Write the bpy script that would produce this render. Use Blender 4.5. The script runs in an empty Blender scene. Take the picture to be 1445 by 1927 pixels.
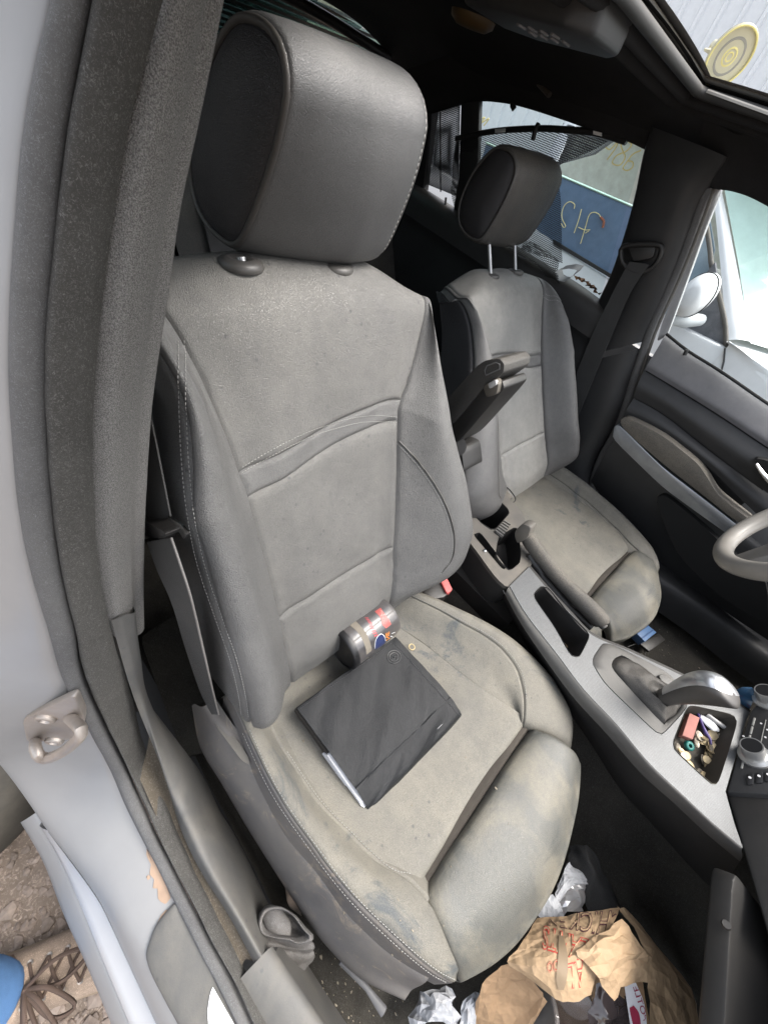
import bpy, bmesh, math, random
import numpy as np
from mathutils import Vector, Matrix
from mathutils.bvhtree import BVHTree
random.seed(7); RNG = np.random.default_rng(7)
SC = bpy.context.scene
COL = SC.collection
# ------------------------------------------------------------------ camera
# x = car forward, y = car left, z = up, metres; photo pixels are 1445 x 1927
CAM_C = np.array([0.16454, -0.69064, 1.26894])
CAM_F = 734.37
CAM_R = np.array([[0.6494982792035291, 0.718957786587016, 0.24749078046980258],
                  [0.6689329316738135, -0.38553662178766973, -0.6355236000203517],
                  [-0.3614978813685228, 0.5783262179483557, -0.7313399123524021]])
cam = bpy.data.cameras.new('camera'); cam_o = bpy.data.objects.new('camera', cam); COL.objects.link(cam_o)
cam.sensor_fit = 'HORIZONTAL'; cam.sensor_width = 36; cam.lens = CAM_F/1445*36
cam.clip_start = .01; cam.clip_end = 500
m = Matrix.Identity(4)
for i in range(3):
    m[i][0] = CAM_R[0][i]; m[i][1] = -CAM_R[1][i]; m[i][2] = -CAM_R[2][i]; m[i][3] = CAM_C[i]
cam_o.matrix_world = m
SC.camera = cam_o
# ------------------------------------------------------------------ daylight
SUN_EL, SUN_AZ = 58, 48         # degrees; azimuth measured from car forward (+x) towards car left (+y)
wd = bpy.data.worlds.new('World'); SC.world = wd; wd.use_nodes = True
nt = wd.node_tree; bg = nt.nodes['Background']
sky = nt.nodes.new('ShaderNodeTexSky'); sky.sky_type = 'NISHITA'; sky.sun_disc = False
sky.sun_elevation = math.radians(SUN_EL); sky.sun_rotation = math.radians(90-SUN_AZ)
sky.dust_density = 4.0; sky.air_density = 1.2; sky.ozone_density = 1.0
hs = nt.nodes.new('ShaderNodeHueSaturation'); hs.inputs['Saturation'].default_value = .35
nt.links.new(sky.outputs[0], hs.inputs['Color']); nt.links.new(hs.outputs[0], bg.inputs['Color'])
bg.inputs['Strength'].default_value = .15
sun = bpy.data.lights.new('sun', 'SUN'); sun_o = bpy.data.objects.new('sun', sun); COL.objects.link(sun_o)
sun.energy = 1.3; sun.angle = math.radians(35); sun.color = (1, .95, .88)
d = Vector((math.cos(math.radians(SUN_EL))*math.cos(math.radians(SUN_AZ)), math.cos(math.radians(SUN_EL))*math.sin(math.radians(SUN_AZ)), math.sin(math.radians(SUN_EL))))
sun_o.rotation_euler = d.to_track_quat('Z', 'Y').to_euler(); sun_o.location = (0, 0, 12)
SC.view_settings.view_transform = 'Standard'; SC.view_settings.look = 'None'
SC.view_settings.gamma = 1; SC.view_settings.exposure = 1.82
SC.view_settings.use_curve_mapping = False
SC.cycles.use_denoising = True
SC.cycles.max_bounces = 10; SC.cycles.diffuse_bounces = 6; SC.cycles.transparent_max_bounces = 16
# ------------------------------------------------------------------ pixel -> place
def ray(px, py):
    return CAM_R.T @ np.array([(px-722.5)/CAM_F, (py-963.5)/CAM_F, 1.])
def P(px, py, x=None, y=None, z=None):
    v = ray(px, py)
    a, val = (0, x) if x is not None else (1, y) if y is not None else (2, z)
    return CAM_C + (val-CAM_C[a])/v[a]*v
def Pn(px, py, o, n):
    v = ray(px, py); o = np.asarray(o, float); n = np.asarray(n, float)
    return CAM_C + ((o-CAM_C) @ n)/(v @ n)*v
def A(*p): return np.array(p, float)
def unit(v): v = np.asarray(v, float); return v/(np.linalg.norm(v)+1e-12)
# ------------------------------------------------------------------ curves and nets
def cr_matrix(n, T):
    W = np.zeros((len(T), n))
    for i, t in enumerate(T):
        k = min(int(t), n-2); u = t-k
        b = [-.5*u+u*u-.5*u**3, 1-2.5*u*u+1.5*u**3, .5*u+2*u*u-1.5*u**3, -.5*u*u+.5*u**3]
        for j, w in zip((k-1, k, k+1, k+2), b):
            if j < 0: W[i, 0] += 2*w; W[i, 1] -= w
            elif j >= n: W[i, n-1] += 2*w; W[i, n-2] -= w
            else: W[i, j] += w
    return W
def resample(pts, n, smooth=True, closed=False):
    p = np.array(pts, float)
    if closed: p = np.vstack([p, p[:1]])
    if smooth and len(p) > 2:
        if closed:
            q = np.vstack([p[-2], p, p[1]]); T = np.linspace(1, len(q)-2, (len(p)-1)*12+1); p = cr_matrix(len(q), T) @ q
        else:
            p = cr_matrix(len(p), np.linspace(0, len(p)-1, (len(p)-1)*12+1)) @ p
    s = np.r_[0, np.cumsum(np.linalg.norm(np.diff(p, axis=0), axis=1))]
    t = np.linspace(0, s[-1], n+1)[:-1] if closed else np.linspace(0, s[-1], n)
    return np.stack([np.interp(t, s, p[:, k]) for k in range(3)], 1)
def seam_params(n, m, seams, e):
    T = set()
    for k in range(n-1):
        for j in range(m): T.add(round(k+j/m, 5))
    T.add(float(n-1))
    for s in seams:
        T = {t for t in T if abs(t-s) > 2.4*e or t == s}
        for q in (-2, -1, 0, 1, 2):
            if 0 <= s+q*e <= n-1: T.add(round(s+q*e, 5))
    return np.array(sorted(T))
def net(ctrl, mr, mc, rs=(), cs=(), e=.035, depth=.004, rs_cols=None, e2=.006):
    """control grid -> fine grid with recessed seams; returns V[R,C,3], row params, column params"""
    c = np.array(ctrl, float); Tr = seam_params(c.shape[0], mr, rs, e); Tc = seam_params(c.shape[1], mc, cs, e)
    V = np.einsum('ij,jkd,lk->ild', cr_matrix(c.shape[0], Tr), c, cr_matrix(c.shape[1], Tc))
    if len(rs) or len(cs):
        n = np.cross(np.gradient(V, axis=1), np.gradient(V, axis=0)); n /= np.linalg.norm(n, axis=2, keepdims=True)+1e-12
        mid = V[V.shape[0]//2, V.shape[1]//2]
        if n[V.shape[0]//2, V.shape[1]//2] @ (CAM_C-mid) < 0: n = -n
        f = lambda T, ss: np.max([np.clip(1-np.abs(T-s)/(2*e), 0, 1)**1.6 for s in ss], axis=0) if len(ss) else np.zeros(len(T))
        band = np.ones(len(Tc)) if rs_cols is None else ((Tc >= rs_cols[0]-1e-6) & (Tc <= rs_cols[1]+1e-6)).astype(float)
        D = np.maximum(f(Tr, rs)[:, None]*band[None, :], f(Tc, cs)[None, :])
        V = V-n*(D*depth)[..., None]
    return V, Tr, Tc
def loft_ctrl(cols, n, smooth=True):
    return np.stack([resample(c, n, smooth) for c in cols], 1)
# ------------------------------------------------------------------ objects
BASE = {}
def thing(name, label, cat, base=(0, 0, 0), group=None):
    o = bpy.data.objects.new(name, None); COL.objects.link(o); o.location = base; o.empty_display_size = .05
    o['label'] = label; o['category'] = cat
    if group: o['group'] = group
    BASE[o] = np.array(base, float); return o
def tag(o, label, cat, group=None):
    o['label'] = label; o['category'] = cat
    if group: o['group'] = group
    return o
def obj(name, V, F, mat, parent=None, smooth=True, sharp=40, base=None):
    V = np.asarray(V, float).reshape(-1, 3)
    b = BASE[parent] if parent is not None else (np.array(base, float) if base is not None else np.zeros(3))
    me = bpy.data.meshes.new(name); me.from_pydata((V-b).tolist(), [], [list(map(int, f)) for f in F]); me.update()
    if smooth:
        me.polygons.foreach_set('use_smooth', [True]*len(me.polygons))
        if sharp and sharp < 180: me.set_sharp_from_angle(angle=math.radians(sharp))
    o = bpy.data.objects.new(name, me); COL.objects.link(o)
    if mat is not None: me.materials.append(mat)
    if parent is not None: o.parent = parent
    else: o.location = b
    BASE[o] = b; return o
def grid_faces(r, c, cr=False, cc=False, off=0):
    F = []
    for i in range(r if cr else r-1):
        for j in range(c if cc else c-1):
            a, b2 = i % r, (i+1) % r; p, q = j % c, (j+1) % c
            F.append((off+a*c+p, off+a*c+q, off+b2*c+q, off+b2*c+p))
    return F
def sheet(name, V, mat, parent=None, thick=0, sharp=180, away=True, **k):
    """a grid as a skin; with thick it becomes a closed slab pushed away from the camera"""
    V = np.asarray(V, float); r, c = V.shape[:2]
    if not thick: return obj(name, V, grid_faces(r, c), mat, parent, sharp=sharp, **k)
    n = np.cross(np.gradient(V, axis=1), np.gradient(V, axis=0)); n /= np.linalg.norm(n, axis=2, keepdims=True)+1e-12
    m0 = V[r//2, c//2]
    if (n[r//2, c//2] @ (CAM_C-m0) > 0) == away: n = -n
    B = V+n*thick; F = grid_faces(r, c); N = r*c
    F += [tuple(N+i for i in f[::-1]) for f in grid_faces(r, c)]
    rim = [i for i in range(c)]+[i*c+c-1 for i in range(1, r)]+[(r-1)*c+i for i in range(c-2, -1, -1)]+[i*c for i in range(r-2, 0, -1)]
    for a, b2 in zip(rim, rim[1:]+rim[:1]): F.append((a, b2, N+b2, N+a))
    return obj(name, np.vstack([V.reshape(-1, 3), B.reshape(-1, 3)]), F, mat, parent, sharp=50 if sharp == 180 else sharp, **k)
def frame_along(p, closed=False):
    p = np.asarray(p); t = np.roll(p, -1, 0)-np.roll(p, 1, 0)
    if not closed: t[0] = p[1]-p[0]; t[-1] = p[-1]-p[-2]
    t /= np.linalg.norm(t, axis=1, keepdims=True)+1e-12
    u = np.cross(t[0], [0, 0, 1]); u = u if np.linalg.norm(u) > .1 else np.cross(t[0], [0, 1, 0]); u = unit(u); U = []
    for i in range(len(p)):
        u = unit(u-(u @ t[i])*t[i]); U.append(u)
    U = np.array(U); return t, U, np.cross(t, U)
def tube_mesh(pts, rad, n=8, closed=False, flat=1.0, cap=True):
    p = np.asarray(pts, float); t, U, W = frame_along(p, closed); r = np.broadcast_to(np.asarray(rad, float), (len(p),))
    a = np.linspace(0, 2*np.pi, n, endpoint=False)
    V = p[:, None, :]+r[:, None, None]*(np.cos(a)[None, :, None]*U[:, None, :]+flat*np.sin(a)[None, :, None]*W[:, None, :])
    F = grid_faces(len(p), n, cr=closed, cc=True)
    if cap and not closed: F += [tuple(range(n))[::-1], tuple((len(p)-1)*n+i for i in range(n))]
    return V.reshape(-1, 3), F
def tube(name, pts, rad, mat, parent=None, n=8, closed=False, flat=1.0, smooth_n=0, **k):
    if smooth_n: pts = resample(pts, smooth_n, closed=closed)
    V, F = tube_mesh(pts, rad, n, closed, flat); return obj(name, V, F, mat, parent, sharp=60, **k)
def loft_closed(name, secs, mat, parent=None, cap=True, sharp=60, **k):
    """rings (all the same count) joined into a body"""
    S = np.asarray(secs, float); r, c = S.shape[:2]; F = grid_faces(r, c, cc=True)
    if cap: F += [tuple(range(c))[::-1], tuple((r-1)*c+i for i in range(c))]
    return obj(name, S, F, mat, parent, sharp=sharp, **k)
def bm_obj(name, bm, mat, parent=None, smooth=True, sharp=40, **k):
    V = [v.co[:] for v in bm.verts]; bm.verts.index_update(); F = [[v.index for v in f.verts] for f in bm.faces]; bm.free()
    return obj(name, V, F, mat, parent, smooth=smooth, sharp=sharp, **k)
def prism_bm(poly, ext, bev=0, seg=2):
    bm = bmesh.new(); a = [bm.verts.new(p) for p in poly]; b2 = [bm.verts.new(np.asarray(p)+np.asarray(ext)) for p in poly]; n = len(a)
    bm.faces.new(a); bm.faces.new(b2[::-1])
    for i in range(n): bm.faces.new((a[i], b2[i], b2[(i+1) % n], a[(i+1) % n]))
    bmesh.ops.recalc_face_normals(bm, faces=bm.faces)
    if bev: bmesh.ops.bevel(bm, geom=list(bm.edges), offset=bev, segments=seg, profile=.5, affect='EDGES', clamp_overlap=True)
    return bm
def prism(name, poly, ext, mat, parent=None, bev=0, seg=2, **k):
    return bm_obj(name, prism_bm(poly, ext, bev, seg), mat, parent, **k)
def box(name, c, s, mat, parent=None, bev=0, rot=None, seg=2, **k):
    c = np.asarray(c, float); h = np.asarray(s, float)/2
    q = np.array([(-1, -1, -1), (1, -1, -1), (1, 1, -1), (-1, 1, -1)])*h; Rm = np.eye(3) if rot is None else np.array(rot)
    return prism(name, [c+Rm @ p for p in q], Rm @ A(0, 0, 2*h[2]), mat, parent, bev, seg, **k)
def ring_plate(name, outer, inners, ext, mat, parent=None, bev=0, **k):
    """flat plate with holes: outline and hole loops filled, then given thickness"""
    bm = bmesh.new(); edges = []
    for lp in [outer]+list(inners):
        vs = [bm.verts.new(p) for p in lp]; edges += [bm.edges.new((vs[i], vs[(i+1) % len(vs)])) for i in range(len(vs))]
    bmesh.ops.triangle_fill(bm, use_beauty=True, use_dissolve=False, edges=edges)
    r = bmesh.ops.extrude_face_region(bm, geom=list(bm.faces))
    bmesh.ops.translate(bm, vec=Vector(ext), verts=[g for g in r['geom'] if isinstance(g, bmesh.types.BMVert)])
    bmesh.ops.recalc_face_normals(bm, faces=bm.faces)
    return bm_obj(name, bm, mat, parent, **k)
def lathe(name, prof, o, ax, mat, parent=None, n=32, **k):
    """prof = [(radius, along axis)]"""
    ax = unit(ax); u = unit(np.cross(ax, [0, 0, 1]) if abs(ax[2]) < .9 else np.cross(ax, [0, 1, 0])); w = np.cross(ax, u)
    a = np.linspace(0, 2*np.pi, n, endpoint=False)
    S = [[np.asarray(o)+ax*h+r*(math.cos(t)*u+math.sin(t)*w) for t in a] for r, h in prof]
    return loft_closed(name, S, mat, parent, **k)
def round_poly(pts, r=.3, n=4):
    """rounded corners on a polygon: every corner becomes an arc"""
    p = [np.asarray(q, float) for q in pts]; out = []
    for i in range(len(p)):
        a, b2, c = p[i-1], p[i], p[(i+1) % len(p)]
        d1 = b2+(a-b2)*r; d2 = b2+(c-b2)*r
        for t in np.linspace(0, 1, n): out.append((1-t)**2*d1+2*t*(1-t)*b2+t*t*d2)
    return out
# surfaces already built can be hit by a photo ray, to lay seams, stitches and things on them
def bvh_of(objs):
    V, F = [], []
    for o in objs:
        n = len(V); b = Vector(BASE[o].tolist()); V += [v.co+b for v in o.data.vertices]; F += [[n+i for i in p.vertices] for p in o.data.polygons]
    return BVHTree.FromPolygons(V, F)
def drape(pix, bvh, lift=.001, n=60, smooth=True):
    q = resample([(a, b2, 0) for a, b2 in pix], n, smooth); out = []
    for a, b2, _ in q:
        h = bvh.ray_cast(Vector(CAM_C.tolist()), Vector(unit(ray(a, b2)).tolist()))
        if h[0] is not None:
            nn = np.array(h[1]); nn = nn if nn @ (CAM_C-np.array(h[0])) > 0 else -nn
            out.append(np.array(h[0])+nn*lift)
    return np.array(out)
def dashes(name, lines, mat, parent, pitch=.0046, fill=.66, rad=.0006):
    V, F = [], []
    for ln in lines:
        ln = np.asarray(ln); s = np.r_[0, np.cumsum(np.linalg.norm(np.diff(ln, axis=0), axis=1))]
        for k in range(int(s[-1]/pitch)):
            t = np.linspace(k*pitch, (k+fill)*pitch, 3); q = np.stack([np.interp(t, s, ln[:, j]) for j in range(3)], 1)
            q[1] += unit(CAM_C-q[1])*rad*.6
            v, f = tube_mesh(q, [rad*.6, rad, rad*.6], 5); F += [[i+len(V) for i in g] for g in f]; V += v.tolist()
    o = obj(name, V, F, mat, parent, sharp=180); o['kind'] = 'stuff'; return o
# ------------------------------------------------------------------ materials
MATS = {}
def mat(name, col, rough=.5, metal=0, spec=.5, dust=0, dcol=(.36, .31, .235), dscale=7, up=0, grain=None, gscale=420, gstr=.35, var=.12, spots=0, coat=0, scol=None, trans=0, streak=None, tint=.6, dcon=(.34, .66), drough=.85):
    m = bpy.data.materials.new(name); m.use_nodes = True; nt = m.node_tree; N = nt.nodes; L = nt.links; b = N['Principled BSDF']
    tc = N.new('ShaderNodeTexCoord'); co = tc.outputs['Object']
    def noise(scale, detail=4, rough=.6, dist=0, vec=co):
        n = N.new('ShaderNodeTexNoise'); n.inputs['Scale'].default_value = scale; n.inputs['Detail'].default_value = detail
        n.inputs['Roughness'].default_value = rough; n.inputs['Distortion'].default_value = dist; L.new(vec, n.inputs['Vector']); return n.outputs['Fac']
    def ramp(f, a, b2):
        r = N.new('ShaderNodeMapRange'); r.inputs['From Min'].default_value = a; r.inputs['From Max'].default_value = b2; L.new(f, r.inputs['Value']); return r.outputs[0]
    def mth(op, a, b2):
        n = N.new('ShaderNodeMath'); n.operation = op; n.use_clamp = False
        for i, v in enumerate((a, b2)):
            if isinstance(v, (int, float)): n.inputs[i].default_value = v
            else: L.new(v, n.inputs[i])
        return n.outputs[0]
    def mixc(f, a, b2):
        n = N.new('ShaderNodeMix'); n.data_type = 'RGBA'
        if isinstance(f, (int, float)): n.inputs[0].default_value = f
        else: L.new(f, n.inputs[0])
        for i, v in ((6, a), (7, b2)):
            if isinstance(v, tuple): n.inputs[i].default_value = (*v[:3], 1)
            else: L.new(v, n.inputs[i])
        return n.outputs[2]
    c = tuple(col)
    out = mixc(ramp(noise(23, 5), .3, .7), tuple(x*(1-var) for x in c), tuple(x*(1+var) for x in c))
    rg = rough
    if dust:
        f = ramp(noise(dscale, 7, .62, .6), *dcon)
        f2 = ramp(noise(dscale*9, 4, .7), .25, .75)
        f = mth('MULTIPLY', mth('ADD', mth('MULTIPLY', f, .55), .45), mth('ADD', mth('MULTIPLY', f2, .35), .72))
        if up:
            g = N.new('ShaderNodeNewGeometry'); s = N.new('ShaderNodeSeparateXYZ'); L.new(g.outputs['Normal'], s.inputs[0])
            f = mth('MULTIPLY', f, mth('ADD', mth('MULTIPLY', ramp(s.outputs['Z'], -.15, .85), up), 1-up))
        f = mth('MINIMUM', mth('MULTIPLY', f, dust), 1.0)
        if spots:
            v = N.new('ShaderNodeTexVoronoi'); v.inputs['Scale'].default_value = 55; L.new(co, v.inputs['Vector'])
            sp = mth('MULTIPLY', ramp(v.outputs['Distance'], .17, .07), ramp(noise(14, 2), .46, .56))
            f = mth('MULTIPLY', f, mth('SUBTRACT', 1.0, mth('MULTIPLY', sp, spots)))
        out = mixc(f, out, dcol)
        rg = mth('ADD', mth('MULTIPLY', f, drough-rough), rough)
    if streak:
        sc, sf = streak
        out = mixc(mth('MULTIPLY', ramp(noise(sc, 8, .75, 1.5), .56, .66), sf), out, scol)
    if isinstance(rg, float) or isinstance(rg, int): b.inputs['Roughness'].default_value = rg
    else: L.new(rg, b.inputs['Roughness'])
    L.new(out, b.inputs['Base Color']); b.inputs['Metallic'].default_value = metal; b.inputs['Specular IOR Level'].default_value = spec
    if coat: b.inputs['Coat Weight'].default_value = coat; b.inputs['Coat Roughness'].default_value = .12
    if trans: b.inputs['Transmission Weight'].default_value = trans; b.inputs['IOR'].default_value = 1.45
    if grain:
        bp = N.new('ShaderNodeBump'); bp.inputs['Strength'].default_value = gstr
        if grain == 'leather':
            v = N.new('ShaderNodeTexVoronoi'); v.feature = 'DISTANCE_TO_EDGE'; v.inputs['Scale'].default_value = gscale
            nd = N.new('ShaderNodeTexNoise'); nd.inputs['Scale'].default_value = gscale*.35; L.new(co, nd.inputs['Vector'])
            mx = N.new('ShaderNodeVectorMath'); mx.operation = 'MULTIPLY_ADD'; mx.inputs[1].default_value = (.006,)*3; L.new(nd.outputs['Color'], mx.inputs[0]); L.new(co, mx.inputs[2]); L.new(mx.outputs[0], v.inputs['Vector'])
            cell = ramp(v.outputs['Distance'], 0, .22); h = mth('ADD', cell, mth('MULTIPLY', noise(28, 3), 1.2)); bp.inputs['Distance'].default_value = .0016
            out2 = mixc(mth('MULTIPLY', mth('SUBTRACT', 1.0, cell), tint), out, tuple(x*.55 for x in c)); L.new(out2, b.inputs['Base Color'])
        elif grain == 'weave':
            w = N.new('ShaderNodeTexWave'); w.inputs['Scale'].default_value = gscale; w.bands_direction = 'DIAGONAL'; w.inputs['Distortion'].default_value = 1.5; w.inputs['Detail'].default_value = 2; L.new(co, w.inputs['Vector'])
            h = mth('ADD', w.outputs['Fac'], noise(gscale*4, 2)); bp.inputs['Distance'].default_value = .0012
            out2 = mixc(mth('MULTIPLY', mth('MULTIPLY', w.outputs['Fac'], ramp(noise(gscale*5, 2), .3, .7)), .5), out, tuple(min(1, x*2.4+.03) for x in c)); L.new(out2, b.inputs['Base Color'])
        elif grain == 'fuzz':
            h = mth('ADD', noise(gscale, 6, .8, 1.2), noise(gscale*.2, 3)); bp.inputs['Distance'].default_value = .003
            out2 = mixc(ramp(noise(gscale*1.3, 3, .8, 2), .52, .72), out, tuple(min(1, x*2.6+.05) for x in c)); L.new(out2, b.inputs['Base Color'])
        elif grain == 'crease':
            v = N.new('ShaderNodeTexVoronoi'); v.inputs['Scale'].default_value = gscale; L.new(co, v.inputs['Vector']); v2 = N.new('ShaderNodeTexVoronoi'); v2.inputs['Scale'].default_value = gscale*2.7; L.new(co, v2.inputs['Vector'])
            h = mth('ADD', v.outputs['Distance'], mth('MULTIPLY', v2.outputs['Distance'], .4)); bp.inputs['Distance'].default_value = .35/gscale
        elif grain == 'cloth':
            n1 = noise(gscale, 1, .5); h = mth('ADD', n1, mth('MULTIPLY', noise(30, 3), .5)); bp.inputs['Distance'].default_value = .0015
            out2 = mixc(ramp(n1, .35, .68), tuple(x*.62 for x in c), tuple(min(1, x*1.45) for x in c)); L.new(out2, b.inputs['Base Color'])
        elif grain == 'brush':
            h = noise(gscale, 3); bp.inputs['Distance'].default_value = .0006
        else:
            h = mth('ADD', noise(gscale, 4, .7), mth('MULTIPLY', noise(gscale*.12, 3), .8)); bp.inputs['Distance'].default_value = .0012
        L.new(h, bp.inputs['Height']); L.new(bp.outputs[0], b.inputs['Normal'])
    MATS[name] = m; return m
def glass(name, tint=(.9, .95, .93), alpha=.12, rough=.02):
    m = bpy.data.materials.new(name); m.use_nodes = True; nt = m.node_tree; N = nt.nodes; L = nt.links
    tr = N.new('ShaderNodeBsdfTransparent'); tr.inputs[0].default_value = (*tint, 1); gl = N.new('ShaderNodeBsdfGlossy'); gl.inputs['Roughness'].default_value = rough
    df = N.new('ShaderNodeBsdfDiffuse'); df.inputs[0].default_value = (.55, .6, .6, 1); tc = N.new('ShaderNodeTexCoord'); nz = N.new('ShaderNodeTexNoise'); nz.inputs['Scale'].default_value = 5; nz.inputs['Detail'].default_value = 8
    L.new(tc.outputs['Object'], nz.inputs['Vector']); mr = N.new('ShaderNodeMapRange'); mr.inputs['From Min'].default_value = .3; mr.inputs['From Max'].default_value = .75; mr.inputs['To Max'].default_value = alpha; L.new(nz.outputs['Fac'], mr.inputs[0])
    fr = N.new('ShaderNodeFresnel'); fr.inputs['IOR'].default_value = 1.35
    m1 = N.new('ShaderNodeMixShader'); m2 = N.new('ShaderNodeMixShader'); L.new(fr.outputs[0], m1.inputs[0]); L.new(tr.outputs[0], m1.inputs[1]); L.new(gl.outputs[0], m1.inputs[2])
    L.new(mr.outputs[0], m2.inputs[0]); L.new(m1.outputs[0], m2.inputs[1]); L.new(df.outputs[0], m2.inputs[2]); L.new(m2.outputs[0], N['Material Output'].inputs[0]); return m
M_LEATHER = mat('leather_dusty', (.047, .048, .052), .42, dust=.62, up=.25, grain='leather', gscale=600, gstr=.45, tint=.36, dcol=(.28, .27, .243), spots=.6, dcon=(.10, .90), dscale=4, drough=.58)
M_LEATHER_HEAD = mat('leather_headrest', (.044, .045, .049), .43, dust=.50, up=.6, grain='leather', gscale=640, gstr=.28, tint=.36, dcol=(.27, .263, .245), dcon=(.05, .95), dscale=4, drough=.52)
M_LEATHER_TOP = mat('leather_seat_dusty', (.045, .049, .053), .42, dust=1.0, up=.1, grain='leather', gscale=500, gstr=.35, dcol=(.235, .217, .176), spots=.6, dscale=5, dcon=(.26, .68), scol=(.065, .076, .083), streak=(6, .85), tint=.32, drough=.68)
M_LEATHER_DARK = mat('leather_dark', (.020, .020, .025), .42, dust=.05, grain='leather', gscale=640, gstr=.35, tint=.3)
M_LEATHER_BOLSTER = mat('leather_bolster', (.042, .043, .047), .40, dust=.66, up=.2, grain='leather', gscale=560, gstr=.5, tint=.38, dcol=(.275, .27, .255), spots=.4, dcon=(.05, .95), dscale=4, drough=.56)
M_THIGH = mat('leather_thigh', (.046, .055, .060), .38, dust=.70, up=.05, grain='leather', gscale=520, gstr=.22, dcol=(.235, .21, .158), dscale=9, spots=.3, dcon=(.44, .60), tint=.34, scol=(.03, .036, .039), streak=(5, .7), drough=.62)
M_FAR_LEATHER = mat('leather_far', (.045, .045, .048), .42, dust=.85, up=.2, grain='leather', gscale=400, gstr=.2, dcol=(.33, .32, .295), tint=.2, dcon=(.1, .9), drough=.62)
M_FAR_SHADED = mat('leather_far_shaded', (.035, .035, .038), .42, dust=.42, up=.3, grain='leather', gscale=400, gstr=.2, dcol=(.31, .30, .28), tint=.2, dcon=(.1, .9), drough=.58)  # shade of the far bolsters put into a darker copy of the leather
M_THREAD = mat('thread', (.33, .325, .31), .8)
M_PIPING = mat('piping', (.03, .03, .032), .5, dust=.15, up=.5)
M_CHROME = mat('chrome', (.75, .75, .75), .15, 1)
M_BLACK = mat('black_plastic', (.012, .012, .013), .45, dust=.05, up=.6, grain='plastic', gscale=700, gstr=.2)
M_BLACK_DUSTY = mat('black_plastic_dusty', (.02, .02, .022), .5, dust=.4, up=.5, grain='plastic', gscale=700, gstr=.2)
M_GREY_TRIM = mat('grey_plastic_dusty', (.055, .058, .062), .5, dust=.5, up=.3, dscale=11, dcon=(.38, .66), spots=.6, dcol=(.22, .2, .165), grain='plastic', gscale=500, gstr=.25)
M_SHELL = mat('seat_shell', (.055, .056, .064), .5, dust=.28, up=.4, grain='plastic', gscale=500, gstr=.25, scol=(.33, .26, .18), streak=(17, .4))
M_FABRIC = mat('pillar_fabric', (.15, .146, .14), .95, dust=.12, dcol=(.25, .24, .22), grain='cloth', gscale=1500, gstr=.7, spec=.1)
M_FUZZ = mat('seal_fuzz', (.068, .066, .062), .95, dust=.15, dcol=(.19, .182, .168), grain='fuzz', gscale=420, gstr=.8, spec=.1)
M_RUBBER = mat('seal_rubber', (.055, .055, .058), .8, dust=.35, up=.2, dcol=(.22, .215, .2), grain='fuzz', gscale=500, gstr=.5)
M_PAINT = mat('silver_paint', (.235, .234, .237), .42, .05, dust=.35, dcol=(.30, .29, .27), up=.3, coat=.15, var=.04, dscale=5)
M_PAINT_WORN = mat('silver_paint_worn', (.52, .53, .55), .3, .3, dust=.25, dcol=(.5, .47, .42), up=.2, coat=.4, var=.04)
M_PRIMER = mat('bare_primer', (.30, .21, .15), .8, var=.2)
M_METAL = mat('worn_metal', (.42, .40, .38), .45, .8, dust=.35, dcol=(.35, .24, .16), dscale=20)
M_CARPET = mat('carpet', (.026, .025, .023), 1, dust=.30, up=.8, dcol=(.14, .125, .10), dscale=14, grain='fuzz', gscale=380, gstr=.9, spec=.05)
M_CARPET_BLACK = mat('carpet_black', (.014, .014, .014), 1, dust=.12, dcol=(.1, .09, .07), grain='fuzz', gscale=380, gstr=.9, spec=.05)
M_LINER = mat('headliner', (.017, .017, .018), .95, grain='weave', gscale=330, gstr=.2, spec=.1)
M_DARKTRIM = mat('dark_trim', (.019, .0195, .021), .5, grain='plastic', gscale=600, gstr=.2, dust=.10, up=.6, dcol=(.2, .19, .175))
# ================================================================== passenger seat
TH = math.radians(26)
BO = A(.03, -.365, .545); BV = A(-math.sin(TH), 0, math.cos(TH)); BW = A(math.cos(TH), 0, math.sin(TH))
def back_pt(y, v, w): return BO+A(0, y, 0)+BV*v+BW*w
SEAT = thing('passenger_seat', 'dusty grey leather front passenger seat nearest the camera with stitched bolsters', 'car seat', (.15, -.37, .30))
VR = [.56, .634, .626, .578, .505, .41, .375, .27, .172, .12, .065, .02]
VARC = {5: (0, .003, .018, .028, .026, .014, -.004), 6: (0, .004, .020, .030, .028, .014, -.002)}
CY = [
 [-.185, -.208, -.224, -.224, -.222, -.245, -.249, -.256, -.262, -.266, -.264, -.235],
 [-.18, -.203, -.219, -.216, -.211, -.238, -.241, -.248, -.253, -.256, -.258, -.235],
 [-.175, -.197, -.212, -.205, -.195, -.206, -.207, -.212, -.217, -.221, -.224, -.21],
 [-.165, -.188, -.200, -.186, -.169, -.160, -.156, -.158, -.160, -.164, -.168, -.168],
 None, [-.03]*12, None,
 [.11, .155, .182, .184, .160, .120, .110, .096, .081, .074, .062, .06],
 [.12, .165, .188, .188, .176, .165, .168, .190, .205, .208, .190, .16],
 [.125, .17, .192, .192, .190, .212, .222, .258, .284, .286, .255, .20],
 [.12, .165, .186, .184, .182, .203, .213, .248, .272, .272, .24, .19]]
CY[4] = [(a+b)/2-.004 for a, b in zip(CY[3], CY[5])]; CY[6] = [(a+b)/2+.004 for a, b in zip(CY[5], CY[7])]
top = [-.125, -.085, -.032]
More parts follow.
